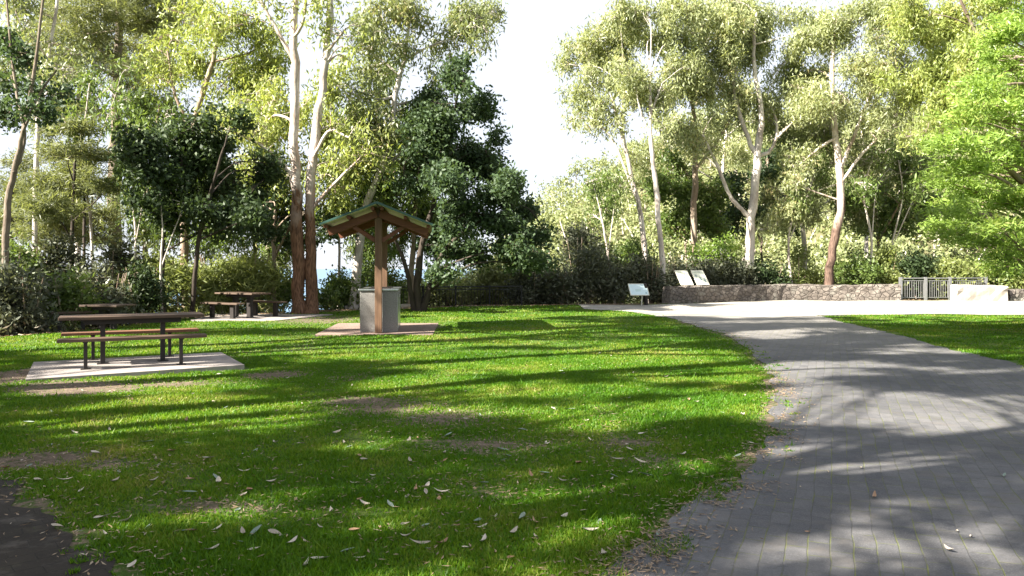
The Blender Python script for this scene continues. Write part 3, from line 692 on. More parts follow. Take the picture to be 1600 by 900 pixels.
def wall(name, label, pts, h, th, mat, seed):
    rng = np.random.default_rng(seed); n = max(4, int(sum(math.dist(pts[i], pts[i + 1]) for i in range(len(pts) - 1)) / .24)); P = smooth_line([(x, y, 0) for x, y in pts], n)[:, :2]
    tg = np.gradient(P, axis=0); tg /= np.linalg.norm(tg, axis=1, keepdims=True); nr = np.stack([-tg[:, 1], tg[:, 0]], 1)
    base = np.array([*P[0], float(terrain(*P[0]))]); prof = [(-.5, -.15), (-.5, .3), (-.5, .65), (-.47, .93), (-.4, 1.0), (0, 1.03), (.4, 1.0), (.47, .93), (.5, .5), (.5, -.15)]
    v = []; k = len(prof); dense = []
    for i in range(n):
        for (s, z) in prof:
            jit = rng.normal() * .018
            q = P[i] + nr[i] * (s * th + jit); v.append((q[0], q[1], float(terrain(*P[i])) + z * h + rng.normal() * .014))
    v = np.array(v) - base
    q = [(i * k + j, (i + 1) * k + j, (i + 1) * k + j + 1, i * k + j + 1) for i in range(n - 1) for j in range(k - 1)]
    bm = bmesh.new(); bv = [bm.verts.new(p) for p in v]
    for f in q: bm.faces.new([bv[a] for a in f])
    bm.faces.new([bv[j] for j in range(k)]); bm.faces.new([bv[(n - 1) * k + j] for j in range(k)][::-1])
    bmesh.ops.recalc_face_normals(bm, faces=bm.faces)
    me = bpy.data.meshes.new(name); bm.to_mesh(me); bm.free(); me.materials.append(mat)
    return tag(link(name, me, None, base), label, 'wall')
wall('stone_wall', 'long low rubble stone wall curving along the back of the plaza', [(6.15, 31.75), (7.6, 32.9), (9.1, 33.9), (10.8, 34.75), (12.5, 35.3), (14.8, 35.3), (17.05, 35.05)], .70, .42, M['rubble'], 3)
wall('stone_wall', 'short pale stone wall right of the galvanised fence', [at(1490, 34.9), at(1530, 35), at(1569, 35.1)], .68, .5, M['pale_stone'], 4)
wall('stone_wall', 'low brown stone kerb wall at the right edge beyond the pale wall', [at(1572, 35.3), at(1620, 35.6), at(1700, 36), at(1800, 36)], .5, .45, M['rubble'], 6)
wall('stone_kerb', 'pale low stone kerb behind the barbecue at the lawn edge', [at(538, 28.6), at(590, 29.0), at(640, 29.5)], .16, .3, M['pale_stone'], 8)

def sign_mat(name, bgc, seed, rows, blocks):
    """panel of printed text lines and small picture blocks, in panel coordinates 0..1 (local X, Z of the panel)"""
    t = NT(name); uv = t.n('ShaderNodeTexCoord').outputs['Generated']; s = t.n('ShaderNodeSeparateXYZ', {0: uv}); u, v = s.outputs[0], s.outputs[2]
    nz = t.noise(45, t.mapv(uv, (1, 1, .35)), 2); c = bgc
    ln = t.math('MULTIPLY', t.math('GREATER_THAN', t.math('SINE', t.math('MULTIPLY', v, rows * 6.283)), .45), t.math('GREATER_THAN', nz.outputs[0], .42))
    def box(u0, u1, v0, v1):
        a = t.math('MULTIPLY', t.math('GREATER_THAN', u, u0), t.math('LESS_THAN', u, u1)); b = t.math('MULTIPLY', t.math('GREATER_THAN', v, v0), t.math('LESS_THAN', v, v1)); return t.math('MULTIPLY', a, b)
    c = t.mix(t.math('MULTIPLY', t.math('MULTIPLY', ln, box(.08, .92, .08, .9)), .32), c, (.25, .27, .25))
    for (u0, u1, v0, v1, col) in blocks: c = t.mix(t.math('MULTIPLY', box(u0, u1, v0, v1), t.mrange(nz, .2, .6, .45, .95)), c, col)
    return t.done(t.pbr(c, .35, spec=.4))
M['sign_a'] = sign_mat('interpretive panel print', (.62, .63, .52), 1, 17, [(.45, .62, .32, .6, (.14, .2, .28)), (.72, .9, .12, .25, (.25, .3, .28)), (.1, .55, .86, .92, (.35, .38, .3))])
M['sign_b'] = sign_mat('interpretive panel print', (.60, .62, .52), 2, 17, [(.1, .28, .52, .72, (.15, .2, .2)), (.42, .6, .3, .55, (.16, .22, .22)), (.74, .9, .15, .42, (.18, .24, .26)), (.1, .7, .86, .92, (.35, .38, .3))])
M['sign_map'] = sign_mat('map panel print', (.60, .74, .78), 3, 13, [(.3, .62, .3, .55, (.44, .58, .56)), (.84, .94, .08, .25, (.25, .35, .4)), (.72, .93, .82, .92, (.35, .45, .5))])
M['sign_frame'] = plain('cream sign frame', (.68, .66, .55), .45, 0, .15, 10)
def panel(r, w, h, tilt, mat, z, fr):
    e = (0, 0, z); rot = Matrix.Translation(e) @ Matrix.Rotation(-tilt, 4, 'X')
    def m(mb, name, mt):
        o = mb.build(name, mt, r); o.matrix_local = rot; return o
    mb = MB().box((-w / 2, 0, h / 2), (.03, .03, h + .03), .003).box((w / 2, 0, h / 2), (.03, .03, h + .03), .003).box((0, 0, 0), (w - .03, .03, .03), .003).box((0, 0, h), (w - .03, .03, .03), .003)
    m(MB().box((0, 0, h / 2), (w - .03, .018, h - .03)), 'panel', mat); m(mb, 'frame', fr)
for (px, mt, lab) in [(1074, 'sign_a', 'cream interpretive panel on the wall, the one nearer the map sign'), (1099, 'sign_b', 'cream interpretive panel on the wall with three dark pictures')]:
    x, y = at(px, 33.0 + (px - 1074) * .016); z = float(terrain(x, y)) + .66
    r = empty('information_sign', (x, y, z), lab, 'sign', 'interpretive panels on the stone wall', rz=math.radians(24))
    panel(r, .60, .74, math.radians(38), M[mt], .09, M['sign_frame'])
    for s in (-1, 1): MB().beam((s * .22, .02, -.05), (s * .22, .10, .22), .03, .03, .003, up=(1, 0, 0)).build('leg', M['sign_frame'], r)
x, y = at(1000, 30.6); z = float(terrain(x, y))
r = empty('map_sign', (x, y, z), 'pale blue map panel sloping on a dark post left of the stone wall', 'sign', rz=math.radians(8))
panel(r, .72, .56, math.radians(42), M['sign_map'], .42, M['sign_frame'])
MB().beam((.37, .42, 0), (.30, .34, .86), .10, .26, .006, up=(0, 1, 0)).build('post', M['steel_dark'], r)
MB().beam((.10, .14, 0), (.10, .06, .47), .04, .04, .004, up=(1, 0, 0)).build('leg', M['sign_frame'], r)

# ------------------------------------------------------------------ trees
GL = 'gum trees beyond the lawn'; 
ptree('gum_tree', 'slim dark leaning gum at the far left edge with open stems', 20.5, [[(6, None, .10), (10, 340, .085), (22, 270, .07), (36, 205, .055), (55, 100, .04), (72, -40, .03)], [(22, 270, .055), (38, 215, .045), (22, 120, .035), (10, 0, .025)], [(36, 205, .04), (60, 150, .03), (88, 110, .02)]],
      [(28, 140, 45, 30, .7), (78, 145, 28, 24, .8), (8, 190, 20, 22, .6), (45, 95, 30, 20, .6), (60, 172, 26, 16, .7), (15, 60, 25, 20, .4)], 'teal', 'broad', 'bark_grey', 380)
ptree('gum_tree', 'thin pale straight gum behind the far left leaning stem', 30, [[(52, None, .11), (58, 230, .09), (66, 140, .075), (84, 40, .06), (95, -40, .05)], [(62, 170, .05), (35, 80, .04), (22, -20, .03)]],
      [(95, 125, 45, 28, .5), (60, 80, 40, 20, .4), (120, 95, 40, 25, .5), (30, 40, 35, 18, .3)], 'gum', 'gum', 'bark_white', 420)
ptree('pine_tree', 'tall straight grey trunked conifer with flat open tiers of needles', 35, [[(181, None, .30), (181, 300, .27), (182, 200, .24), (184, 80, .17), (187, -60, .1)]],
      [(125, 55, 60, 22, .9), (235, 35, 60, 28, .9), (115, 120, 45, 16, .7), (245, 108, 60, 16, .8), (150, 15, 70, 25), (230, -5, 80, 30), (245, 160, 42, 12, .7), (130, 172, 42, 12, .6), (60, 60, 50, 18, .6), (15, 65, 40, 14, .6), (215, 75, 40, 18, .7), (160, 90, 30, 20, .7), (205, 130, 30, 14, .6), (190, -50, 90, 35), (60, 15, 45, 14, .5)], 'oak', 'needle', 'bark_grey', 620, sc=1.1)
ptree('gum_tree', 'yellow green crowned gum behind the dark tree left of the big gum', 31, [[(292, None, .15), (288, 330, .14), (300, 210, .12), (322, 130, .1), (345, 50, .06)], [(300, 210, .08), (275, 150, .06), (262, 80, .04)], [(310, 190, .07), (370, 170, .05), (410, 120, .03)]],
      [(380, 55, 62, 32), (330, 35, 48, 28), (418, 88, 40, 30), (398, 190, 52, 42), (350, 130, 50, 38, .8), (300, 100, 40, 35, .7), (272, 60, 40, 32, .7), (430, 240, 40, 38), (330, 195, 42, 35, .8), (250, 125, 35, 28, .6), (400, 140, 38, 25, .8), (300, 20, 40, 25, .7)], 'gum_yellow', 'gum', 'bark_tan', 430)
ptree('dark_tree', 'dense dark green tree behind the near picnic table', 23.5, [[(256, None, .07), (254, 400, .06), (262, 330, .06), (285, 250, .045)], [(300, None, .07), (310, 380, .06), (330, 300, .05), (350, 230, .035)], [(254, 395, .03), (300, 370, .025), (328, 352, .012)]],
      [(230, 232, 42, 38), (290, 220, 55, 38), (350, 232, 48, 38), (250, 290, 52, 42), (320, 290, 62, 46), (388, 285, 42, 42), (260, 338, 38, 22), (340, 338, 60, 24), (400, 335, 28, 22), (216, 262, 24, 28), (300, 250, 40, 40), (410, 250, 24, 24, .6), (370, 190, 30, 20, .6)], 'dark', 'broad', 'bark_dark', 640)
ptree('she_oak', 'feathery drooping she oak left of the tall conifer trunk', 25.5, [[(108, None, .07), (115, 300, .05), (121, 200, .03)], [(128, None, .05), (132, 320, .045), (130, 250, .03)]],
      [(122, 200, 32, 18), (98, 240, 40, 22), (132, 288, 45, 24), (82, 290, 40, 26), (142, 240, 30, 18), (70, 325, 40, 24), (115, 265, 30, 18), (165, 290, 25, 18, .6)], 'oak', 'needle', 'bark_dark', 900)
M['bark_big'] = M['bark_red']
ptree('gum_tree', 'big two stemmed gum, red bark below and white limbs above', 26, [[(467, None, .215), (466, 420, .205), (464, 330, .185), (459, 230, .165), (461, 120, .145), (459, 60, .12), (461, -40, .09)],
      [(486, None, .20), (487, 420, .185), (484, 320, .165), (491, 230, .15), (502, 150, .135), (512, 60, .12), (518, -40, .10)], [(459, 95, .08), (440, 60, .065), (418, 20, .05), (395, -20, .04)], [(458, 60, .06), (475, 30, .05), (478, -30, .03)],
      [(490, 245, .06), (515, 205, .05), (545, 215, .03)], [(462, 280, .07), (425, 240, .05), (385, 215, .04), (345, 200, .03)], [(484, 330, .06), (520, 290, .05), (560, 250, .04), (575, 230, .02)], [(460, 190, .05), (430, 180, .04), (405, 205, .02)], [(512, 80, .05), (540, 45, .03)]],
      [(430, 130, 42, 36, .9), (418, 205, 48, 40), (438, 290, 42, 38), (512, 130, 34, 34, .7), (522, 205, 42, 38), (542, 255, 42, 38), (560, 165, 32, 34, .8), (528, 302, 46, 32), (402, 160, 38, 30, .8), (480, 170, 26, 30, .6), (470, 250, 24, 30, .5), (540, 100, 30, 22, .6), (400, 262, 36, 30), (505, 260, 26, 28, .7)], 'gum_yellow', 'gum', 'bark_big', 380, back=2.3, endk=.2, depth=.6)
ptree('dark_tree', 'low dark leafed tree in front of the big gum red trunk', 27.5, [[(428, None, .09), (428, 400, .08), (430, 330, .06)], [(430, 400, .05), (455, 350, .03)], [(428, 380, .05), (400, 350, .03)]],
      [(425, 330, 38, 30), (470, 340, 26, 24, .8), (398, 350, 36, 28), (505, 352, 34, 26), (440, 375, 34, 24, .9), (530, 340, 28, 26, .8), (390, 310, 30, 24, .8)], 'dark', 'broad', 'bark_tan', 560)
ptree('gum_tree', 'leaning pale gum rising behind the shelter to a high open crown', 28.5, [[(552, None, .17), (560, 400, .155), (570, 330, .14), (593, 275, .12), (611, 222, .105), (617, 150, .09), (632, 90, .07), (641, 20, .04)],
      [(632, 95, .05), (665, 75, .04), (705, 60, .03), (750, 40, .02)], [(617, 150, .05), (590, 155, .04), (555, 140, .03)], [(597, 268, .06), (625, 240, .05), (650, 208, .03)], [(605, 235, .04), (635, 262, .03), (655, 265, .015)], [(612, 215, .03), (640, 212, .025), (665, 235, .012)], [(617, 165, .05), (650, 155, .03), (690, 130, .02)]],
      [(590, 30, 46, 26), (640, 12, 58, 26), (700, 28, 52, 26), (745, 48, 32, 26), (765, 20, 22, 22), (560, 60, 36, 22, .8), (618, 80, 36, 22), (578, 112, 36, 26, .8), (580, 200, 40, 32), (642, 180, 34, 26), (560, 250, 34, 30, .8), (600, 160, 30, 22, .7), (690, 75, 30, 16, .6)], 'gum', 'gum', 'bark_white', 480, back=.8, endk=.25)
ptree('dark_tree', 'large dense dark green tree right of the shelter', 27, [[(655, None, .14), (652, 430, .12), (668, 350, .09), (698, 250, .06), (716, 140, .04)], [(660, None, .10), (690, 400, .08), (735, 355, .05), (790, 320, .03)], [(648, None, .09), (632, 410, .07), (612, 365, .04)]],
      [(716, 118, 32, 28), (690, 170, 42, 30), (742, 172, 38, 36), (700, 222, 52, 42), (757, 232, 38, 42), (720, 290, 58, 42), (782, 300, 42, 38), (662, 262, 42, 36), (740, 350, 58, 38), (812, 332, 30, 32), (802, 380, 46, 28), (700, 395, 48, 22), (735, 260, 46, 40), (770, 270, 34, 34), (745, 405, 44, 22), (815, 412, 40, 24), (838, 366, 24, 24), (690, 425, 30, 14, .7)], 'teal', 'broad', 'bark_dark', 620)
ptree('gum_tree', 'mid green leafy gum between the shelter and the dense dark tree', 29.5, [[(642, None, .12), (645, 400, .1), (650, 300, .07), (660, 210, .04)], [(645, 390, .06), (690, 365, .04), (735, 335, .02)]],
      [(640, 330, 42, 36), (610, 300, 36, 30), (690, 330, 40, 34), (655, 235, 36, 32), (620, 370, 36, 24, .8), (690, 270, 34, 30), (640, 285, 40, 32), (670, 370, 38, 24)], 'mid', 'gum', 'bark_tan', 620)
ptree('gum_tree', 'pale green gum with high open crown behind the tall conifer', 39, [[(118, None, .15), (122, 300, .13), (118, 200, .1), (130, 100, .07), (140, 20, .04)], [(120, 220, .07), (80, 150, .05), (55, 90, .03)], [(122, 180, .06), (190, 120, .04), (235, 90, .02)]],
      [(90, 105, 40, 26), (140, 55, 42, 28), (200, 105, 40, 26), (112, 160, 38, 22), (235, 60, 40, 26), (265, 15, 40, 24), (45, 45, 36, 24, .8), (15, 110, 34, 24, .7), (170, 10, 44, 26), (90, 10, 40, 24, .8), (220, 165, 34, 20, .7), (60, 190, 34, 20, .6)], 'gum', 'gum', 'bark_white', dens=430)
ptree('she_oak', 'grey feathery she oak filling the gap left of the tall conifer', 33, [[(60, None, .1), (62, 330, .08), (58, 250, .05)], [(20, None, .09), (18, 330, .07), (25, 270, .04)]],
      [(30, 300, 48, 36), (80, 320, 44, 34), (120, 345, 44, 30), (20, 350, 50, 34), (70, 365, 50, 30), (160, 330, 34, 30, .8), (150, 372, 40, 24), (40, 255, 34, 22, .6)], 'oak', 'needle', 'bark_dark', 620)
ptree('gum_tree', 'mid green gum filling the gap behind the dark tree', 33, [[(225, None, .12), (228, 340, .1), (238, 250, .07), (250, 160, .04)], [(400, None, .1), (396, 350, .08), (380, 260, .05)]],
      [(215, 180, 40, 32, .8), (262, 180, 42, 32, .9), (330, 300, 54, 40), (395, 300, 46, 40), (230, 350, 46, 30), (300, 375, 56, 28), (380, 365, 56, 30), (445, 340, 36, 34), (200, 300, 30, 30, .7), (440, 395, 36, 26)], 'mid', 'gum', 'bark_tan', 520)
ptree('gum_tree', 'mid green gum behind the leaning pale gum and shelter', 33.5, [[(590, None, .12), (592, 330, .1), (585, 250, .07), (590, 150, .04)]],
      [(560, 300, 42, 36, .9), (600, 260, 44, 34), (540, 350, 40, 30, .9), (590, 380, 46, 30), (620, 225, 36, 30), (585, 330, 40, 30), (575, 160, 36, 28, .7), (610, 120, 34, 26, .6)], 'mid', 'gum', 'bark_tan', 520)
for (px, Y, pts, cl, lab) in [
    (253, 22.6, [(253, None, .035), (251, 420, .03), (254, 360, .022), (250, 300, .012)], [(248, 305, 16, 14, .5)], 'thin pale straight sapling stem in front of the dark tree'),
    (212, 24.5, [(205, None, .04), (212, 380, .035), (208, 300, .03), (222, 200, .02)], [(222, 205, 20, 16, .6), (205, 270, 14, 12, .5)], 'thin grey sapling left of the dark tree crown'),
    (140, 27, [(150, None, .05), (142, 350, .045), (128, 250, .035), (140, 130, .02)], [(140, 140, 24, 18, .6), (125, 200, 18, 14, .5)], 'thin crooked sapling leaning in front of the tall conifer'),
    (525, 30.5, [(528, None, .06), (530, 380, .05), (520, 280, .04), (535, 190, .02)], [(535, 195, 24, 18, .6), (512, 260, 20, 14, .6)], 'slender sapling between the big gum and the shelter roof'),
    (1238, 37.5, [(1240, None, .06), (1232, 380, .05), (1245, 300, .04), (1236, 240, .02)], [(1238, 250, 24, 18, .6), (1250, 310, 18, 14, .5)], 'slender pale sapling right of the white forked gum'),
    (1350, 37.8, [(1352, None, .06), (1362, 380, .05), (1350, 300, .04), (1372, 220, .02)], [(1370, 230, 26, 18, .6), (1350, 290, 20, 14, .5)], 'slender pale sapling right of the brown trunked gum'),
    (1395, 38.5, [(1385, None, .06), (1392, 390, .05), (1410, 310, .035), (1404, 250, .02)], [(1404, 260, 24, 16, .6), (1420, 310, 20, 14, .5)], 'slender sapling behind the right end of the long wall'),
    (955, 35, [(962, None, .05), (950, 400, .045), (938, 330, .035), (925, 280, .02)], [(925, 285, 24, 18, .6), (950, 330, 18, 14, .5)], 'slender leaning sapling rising from the dark bushes left of the white gums')]:
    ptree('sapling', lab, Y, [pts, [(pts[1][0], pts[1][1], pts[1][2] * .6), (pts[2][0] + 22, pts[2][1] - 10, .018), (pts[3][0] + 40, pts[3][1] + 20, .01)]], cl, 'mid', 'gum', 'bark_white', dens=420, group='thin saplings in the bush')
# right hand gums
ptree('dark_tree', 'mid green understorey tree behind the grey trunked gum', 41, [[(1075, None, .055), (1070, 370, .05), (1062, 300, .05)], [(1072, 380, .06), (1105, 310, .04)]],
      [(1060, 265, 34, 24), (1040, 300, 34, 28), (1085, 300, 36, 30), (1110, 320, 30, 26), (1055, 340, 36, 26), (1100, 355, 34, 22)], 'mid', 'broad', 'bark_tan', 520, sc=1.3)
ptree('dark_tree', 'dark green understorey tree behind the white forked gum', 42, [[(1195, None, .055), (1190, 370, .05), (1205, 300, .05)], [(1192, 380, .06), (1150, 310, .04)]],
      [(1140, 290, 34, 28), (1205, 265, 36, 26), (1225, 300, 36, 30), (1160, 330, 36, 28), (1205, 340, 38, 26), (1240, 345, 32, 26), (1130, 350, 30, 22)], 'teal', 'broad', 'bark_tan', 520, sc=1.3)
ptree('dark_tree', 'mid green understorey tree right of the brown trunked gum', 41, [[(1370, None, .1), (1372, 370, .08), (1360, 300, .05)], [(1372, 380, .06), (1410, 310, .04)]],
      [(1350, 300, 34, 26), (1395, 320, 34, 26), (1360, 350, 36, 26), (1410, 360, 34, 24), (1425, 275, 30, 30), (1435, 320, 30, 28)], 'mid', 'broad', 'bark_tan', 480, sc=1.3)
ptree('gum_tree', 'pale gum of the valley seen between the right stand crowns', 48, [[(1130, None, .14), (1128, 300, .11), (1135, 200, .07)], [(1350, None, .14), (1355, 300, .11), (1345, 200, .07)]],
      [(1120, 215, 38, 26), (1160, 235, 36, 24), (1330, 230, 38, 28), (1375, 245, 36, 26), (1220, 225, 38, 24), (1280, 245, 36, 26), (1180, 190, 34, 22), (1420, 215, 36, 26), (1290, 290, 34, 24), (1010, 235, 34, 22), (1050, 225, 34, 22)], 'gum_pale', 'gum', 'bark_white', dens=400)
ptree('gum_tree', 'slender white gum leaning left with the leftmost crown of the right stand', 36, [[(1012, None, .13), (1003, 350, .115), (990, 290, .10), (972, 210, .08), (955, 150, .05)], [(998, 320, .07), (975, 260, .06), (955, 215, .05), (925, 188, .03)], [(985, 270, .06), (972, 190, .05), (975, 130, .03)]],
      [(905, 90, 38, 32), (940, 60, 42, 32), (980, 45, 38, 32), (920, 140, 42, 22, .8), (970, 102, 42, 32), (898, 175, 26, 14, .7), (1000, 140, 34, 24, .8), (950, 168, 28, 13, .6), (960, 20, 35, 20)], 'gum_pale', 'gum', 'bark_white', back=.8, dens=520)
ptree('gum_tree', 'straight white gum trunk rising behind the dark bushes left of the wall signs', 34, [[(1038, None, .13), (1033, 390, .12), (1025, 300, .105), (1017, 210, .085), (1016, 120, .06)], [(1018, 220, .05), (1000, 170, .04), (990, 120, .02)], [(1016, 180, .05), (1035, 130, .03)]],
      [(1030, 60, 48, 38), (1062, 110, 42, 32), (1010, 28, 42, 28), (1020, 150, 34, 26, .8), (1082, 62, 38, 32), (1050, 182, 28, 16, .5)], 'gum_pale', 'gum', 'bark_white', back=.8, dens=520)
ptree('gum_tree', 'grey trunked gum standing behind the lime green bush', 38, [[(1084, None, .16), (1085, 300, .14), (1086, 200, .11), (1078, 140, .07)], [(1086, 265, .08), (1118, 225, .06), (1150, 168, .04)], [(1086, 240, .05), (1060, 190, .03)]],
      [(1090, 132, 48, 32), (1122, 90, 48, 36), (1100, 30, 48, 32), (1152, 132, 34, 28), (1058, 20, 40, 25), (1140, 30, 45, 30)], 'gum_pale', 'gum', 'bark_tan', 620)
ptree('gum_tree', 'white forked gum with a long curved low limb behind the stone wall', 37, [[(1168, None, .22), (1172, 380, .205), (1178, 300, .19), (1184, 240, .17), (1190, 175, .12), (1178, 100, .09), (1182, 20, .06)],
      [(1182, 245, .11), (1165, 205, .10), (1148, 145, .08), (1146, 60, .05)], [(1184, 245, .10), (1206, 232, .085), (1214, 195, .06), (1198, 150, .04)], [(1170, 338, .10), (1142, 308, .09), (1122, 262, .075), (1098, 210, .04)], [(1176, 358, .07), (1202, 357, .06), (1226, 338, .03)], [(1214, 215, .05), (1240, 190, .04), (1262, 165, .02)]],
      [(1150, 72, 48, 36), (1192, 42, 48, 32), (1222, 112, 42, 32), (1172, 142, 36, 26, .8), (1242, 62, 42, 32), (1212, 172, 36, 20, .7), (1130, 18, 42, 28)], 'gum_pale', 'gum', 'bark_white', back=.8, dens=520)
ptree('gum_tree', 'gum with brown lower trunk and white forks behind the wall middle', 36.6, [[(1293, None, .22), (1300, 390, .20), (1314, 320, .175), (1310, 250, .16), (1304, 190, .14), (1300, 100, .09), (1310, 20, .05)], [(1313, 262, .10), (1338, 205, .08), (1366, 130, .05)], [(1314, 285, .08), (1352, 235, .06), (1402, 190, .03)], [(1305, 215, .07), (1275, 235, .05), (1252, 255, .03)], [(1304, 190, .06), (1285, 150, .04)]],
      [(1300, 60, 48, 36), (1340, 102, 42, 32), (1370, 60, 48, 36), (1280, 122, 42, 32), (1392, 140, 36, 28), (1330, 18, 48, 28), (1252, 152, 36, 26, .8), (1322, 162, 36, 20, .7), (1420, 92, 36, 36), (1275, 30, 40, 30), (1385, 10, 45, 28)], 'gum_pale', 'gum', 'bark_brown', back=.8, dens=500)
ptree('gum_tree', 'small white leaning gum between the two forked gums of the right stand', 40, [[(1262, None, .12), (1252, 330, .10), (1238, 260, .08), (1228, 215, .05)], [(1250, 320, .06), (1275, 260, .05), (1290, 200, .03)]],
      [(1232, 205, 36, 26, .7), (1265, 225, 34, 24, .6), (1290, 200, 30, 24, .6), (1245, 330, 34, 26, .6), (1215, 300, 34, 26, .7), (1275, 300, 34, 28, .6), (1350, 250, 40, 30, .6), (1330, 330, 36, 28, .7), (1380, 200, 36, 26, .7), (1390, 300, 34, 28, .6)], 'gum', 'gum', 'bark_white', 560)
ptree('gum_tree', 'olive gum crown standing behind the lime green conifer', 32, [[(1660, None, .15), (1640, 250, .12), (1560, 120, .09), (1500, 0, .05)]],
      [(1450, 40, 48, 38), (1482, 102, 42, 38), (1432, 132, 38, 32), (1500, 30, 42, 34), (1470, 180, 38, 28), (1440, 205, 30, 24, .7), (1540, 0, 58, 30), (1420, 20, 40, 28), (1510, 80, 42, 34), (1500, 150, 40, 34)], 'gum_yellow', 'gum', 'bark_grey', 620)
pads = []
lb = lambda y: np.interp(y, [-100, 40, 100, 170, 240, 300, 345, 372, 400], [1545, 1528, 1510, 1482, 1455, 1442, 1440, 1470, 1530])
rr = random.Random(4)
for i, y in enumerate(range(-90, 425, 19)):
    x = lb(y) + 36 + rr.uniform(-6, 18)
    while x < 1790:
        pads.append((x, y + rr.uniform(-12, 12), rr.uniform(30, 46), rr.uniform(11, 17), 1.0)); x += rr.uniform(34, 52)
ptree('conifer_tree', 'big lime green feathery conifer filling the right edge', 19.5, [[(1640, None, .24), (1638, 300, .2), (1635, 100, .14), (1632, -140, .06)]], pads, 'lime', 'pad', 'bark_tan', 560, sc=.85, twigs=6, depth=1.3)

# ------------------------------------------------------------------ shrubs
def shrub(px, Y, top, wpx, leaf, label, style='shrub', dens=900, name='shrub', group='shrubs along the bush edge', sc=1.25):
    _seed[0] += 1; rng = np.random.default_rng(_seed[0]); x = (px - 800) / F * Y; z = float(terrain(x, Y)); H = CAMH - (top - HZ) / F * Y - z; R = wpx / F * Y
    cl = []; n = 9
    for i in range(n):
        a = rng.uniform(0, 6.28); rad = R * .62 * math.sqrt(rng.uniform(0, 1)); hh = H * rng.uniform(.18, .80) * (1 - .25 * rad / R)
        r = R * rng.uniform(.32, .5); cl.append((np.array([x + math.cos(a) * rad, Y + math.sin(a) * rad * .8, z + hh]), np.array([r, r, min(r * .9, H * .3)]), rng.uniform(.7, 1.1)))
    st = []
    for i in range(4):
        a = rng.uniform(0, 6.28); st.append([(x + math.cos(a) * .08, Y + math.sin(a) * .08, z, .03), (x + math.cos(a) * R * .3, Y + math.sin(a) * R * .3, z + H * .4, .022), (x + math.cos(a) * R * .5, Y + math.sin(a) * R * .5, z + H * .75, .01)])
    return make_tree(name, label, 'shrub', (x, Y, z), st, cl, leaf, style, 'bark_tan', dens, group, sc, _seed[0], 5)
SH = [(-25, 18.4, 395, 75, 'grey', 'grey green bush cut by the left edge of the picture'), (42, 18.9, 400, 62, 'grey', 'dark grey green bush at the foot of the leaning left gum'),
      (105, 20.0, 402, 56, 'mid', 'green bush left of the half hidden table'), (168, 21.2, 395, 55, 'grey', 'grey bush directly behind the half hidden table'), (222, 22.4, 385, 46, 'dark', 'dark bush right of the half hidden table'),
      (20, 22.5, 335, 70, 'mid', 'taller green bush behind the far left edge bushes'), (95, 24, 330, 55, 'grey', 'tall silvery bush under the she oak'), (172, 25, 345, 55, 'grey', 'tall silvery bush at the foot of the tall conifer'), (232, 25.5, 360, 40, 'light', 'light green bush beneath the dark tree left side'),
      (285, 25.0, 372, 46, 'light', 'pale feathery bush behind the far picnic bench'), (340, 26.4, 362, 55, 'light', 'pale feathery bush behind the shaded far table'), (395, 27.0, 365, 48, 'light', 'pale feathery bush between far table and big gum'), (438, 28.2, 400, 34, 'mid', 'green bush touching the left of the big gum'),
      (552, 29.0, 408, 46, 'mid', 'rounded green bush between big gum and barbecue'), (512, 28.2, 452, 26, 'mid', 'low green bush just right of the big gum base'), (600, 31.5, 400, 40, 'mid', 'green bush directly behind the barbecue'), (705, 34.5, 402, 56, 'gum_pale', 'pale bush behind the black fence, sunlight put into its leaf colour'),  # sunlight on the bushes behind the fence is put into their pale leaves
      (772, 34.3, 388, 48, 'gum_pale', 'pale olive bush at the right end of the black fence, sunlight put into its leaf colour'), (835, 32.6, 386, 46, 'grey', 'dark bush right of the fence under the dense tree'), (874, 32.4, 408, 40, 'grey', 'dark bush third left from the map sign'), (922, 32.6, 384, 46, 'grey', 'dark bush second left from the map sign'), (966, 33, 412, 36, 'grey', 'dark bush immediately left of the map sign'), (1016, 33.6, 386, 44, 'grey', 'dark bush behind the map sign and wall end'),
      (905, 36, 335, 56, 'grey', 'tall grey bush behind the dark row left of the slender white gum'), (968, 37, 350, 50, 'mid', 'tall green bush at the foot of the slender white gum'),
      (1066, 36, 392, 46, 'grey', 'dark bush behind the wall signs'), (1110, 37.5, 345, 46, 'lime', 'bright lime green bush behind the wall signs'), (1140, 36.6, 385, 48, 'grey', 'grey brown bush right of the wall signs'), (1200, 37.2, 398, 44, 'dark', 'dark bush right of the white forked gum base'), (1248, 38.5, 378, 42, 'light', 'pale bush between the two forked gums'),
      (1340, 37.8, 395, 42, 'mid', 'green bush right of the brown gum trunk'), (1386, 38.2, 372, 44, 'light', 'pale bush left of the galvanised fence'), (1436, 38, 382, 48, 'dark', 'dark green bush behind the galvanised fence'), (1492, 37.4, 402, 46, 'light', 'pale bush behind the short pale wall'), (1550, 37.5, 385, 48, 'mid', 'green bush at the foot of the lime conifer'), (1606, 36.8, 410, 44, 'light', 'pale bush cut by the right edge of the picture')]
for (px, Y, top, wpx, lf, lab) in SH:
    shrub(px, Y, top, wpx, lf, lab, 'needle' if lf == 'light' and px < 420 else 'shrub', 900 if Y < 42 else 620, sc=1.25 if Y < 30 else 1.5)

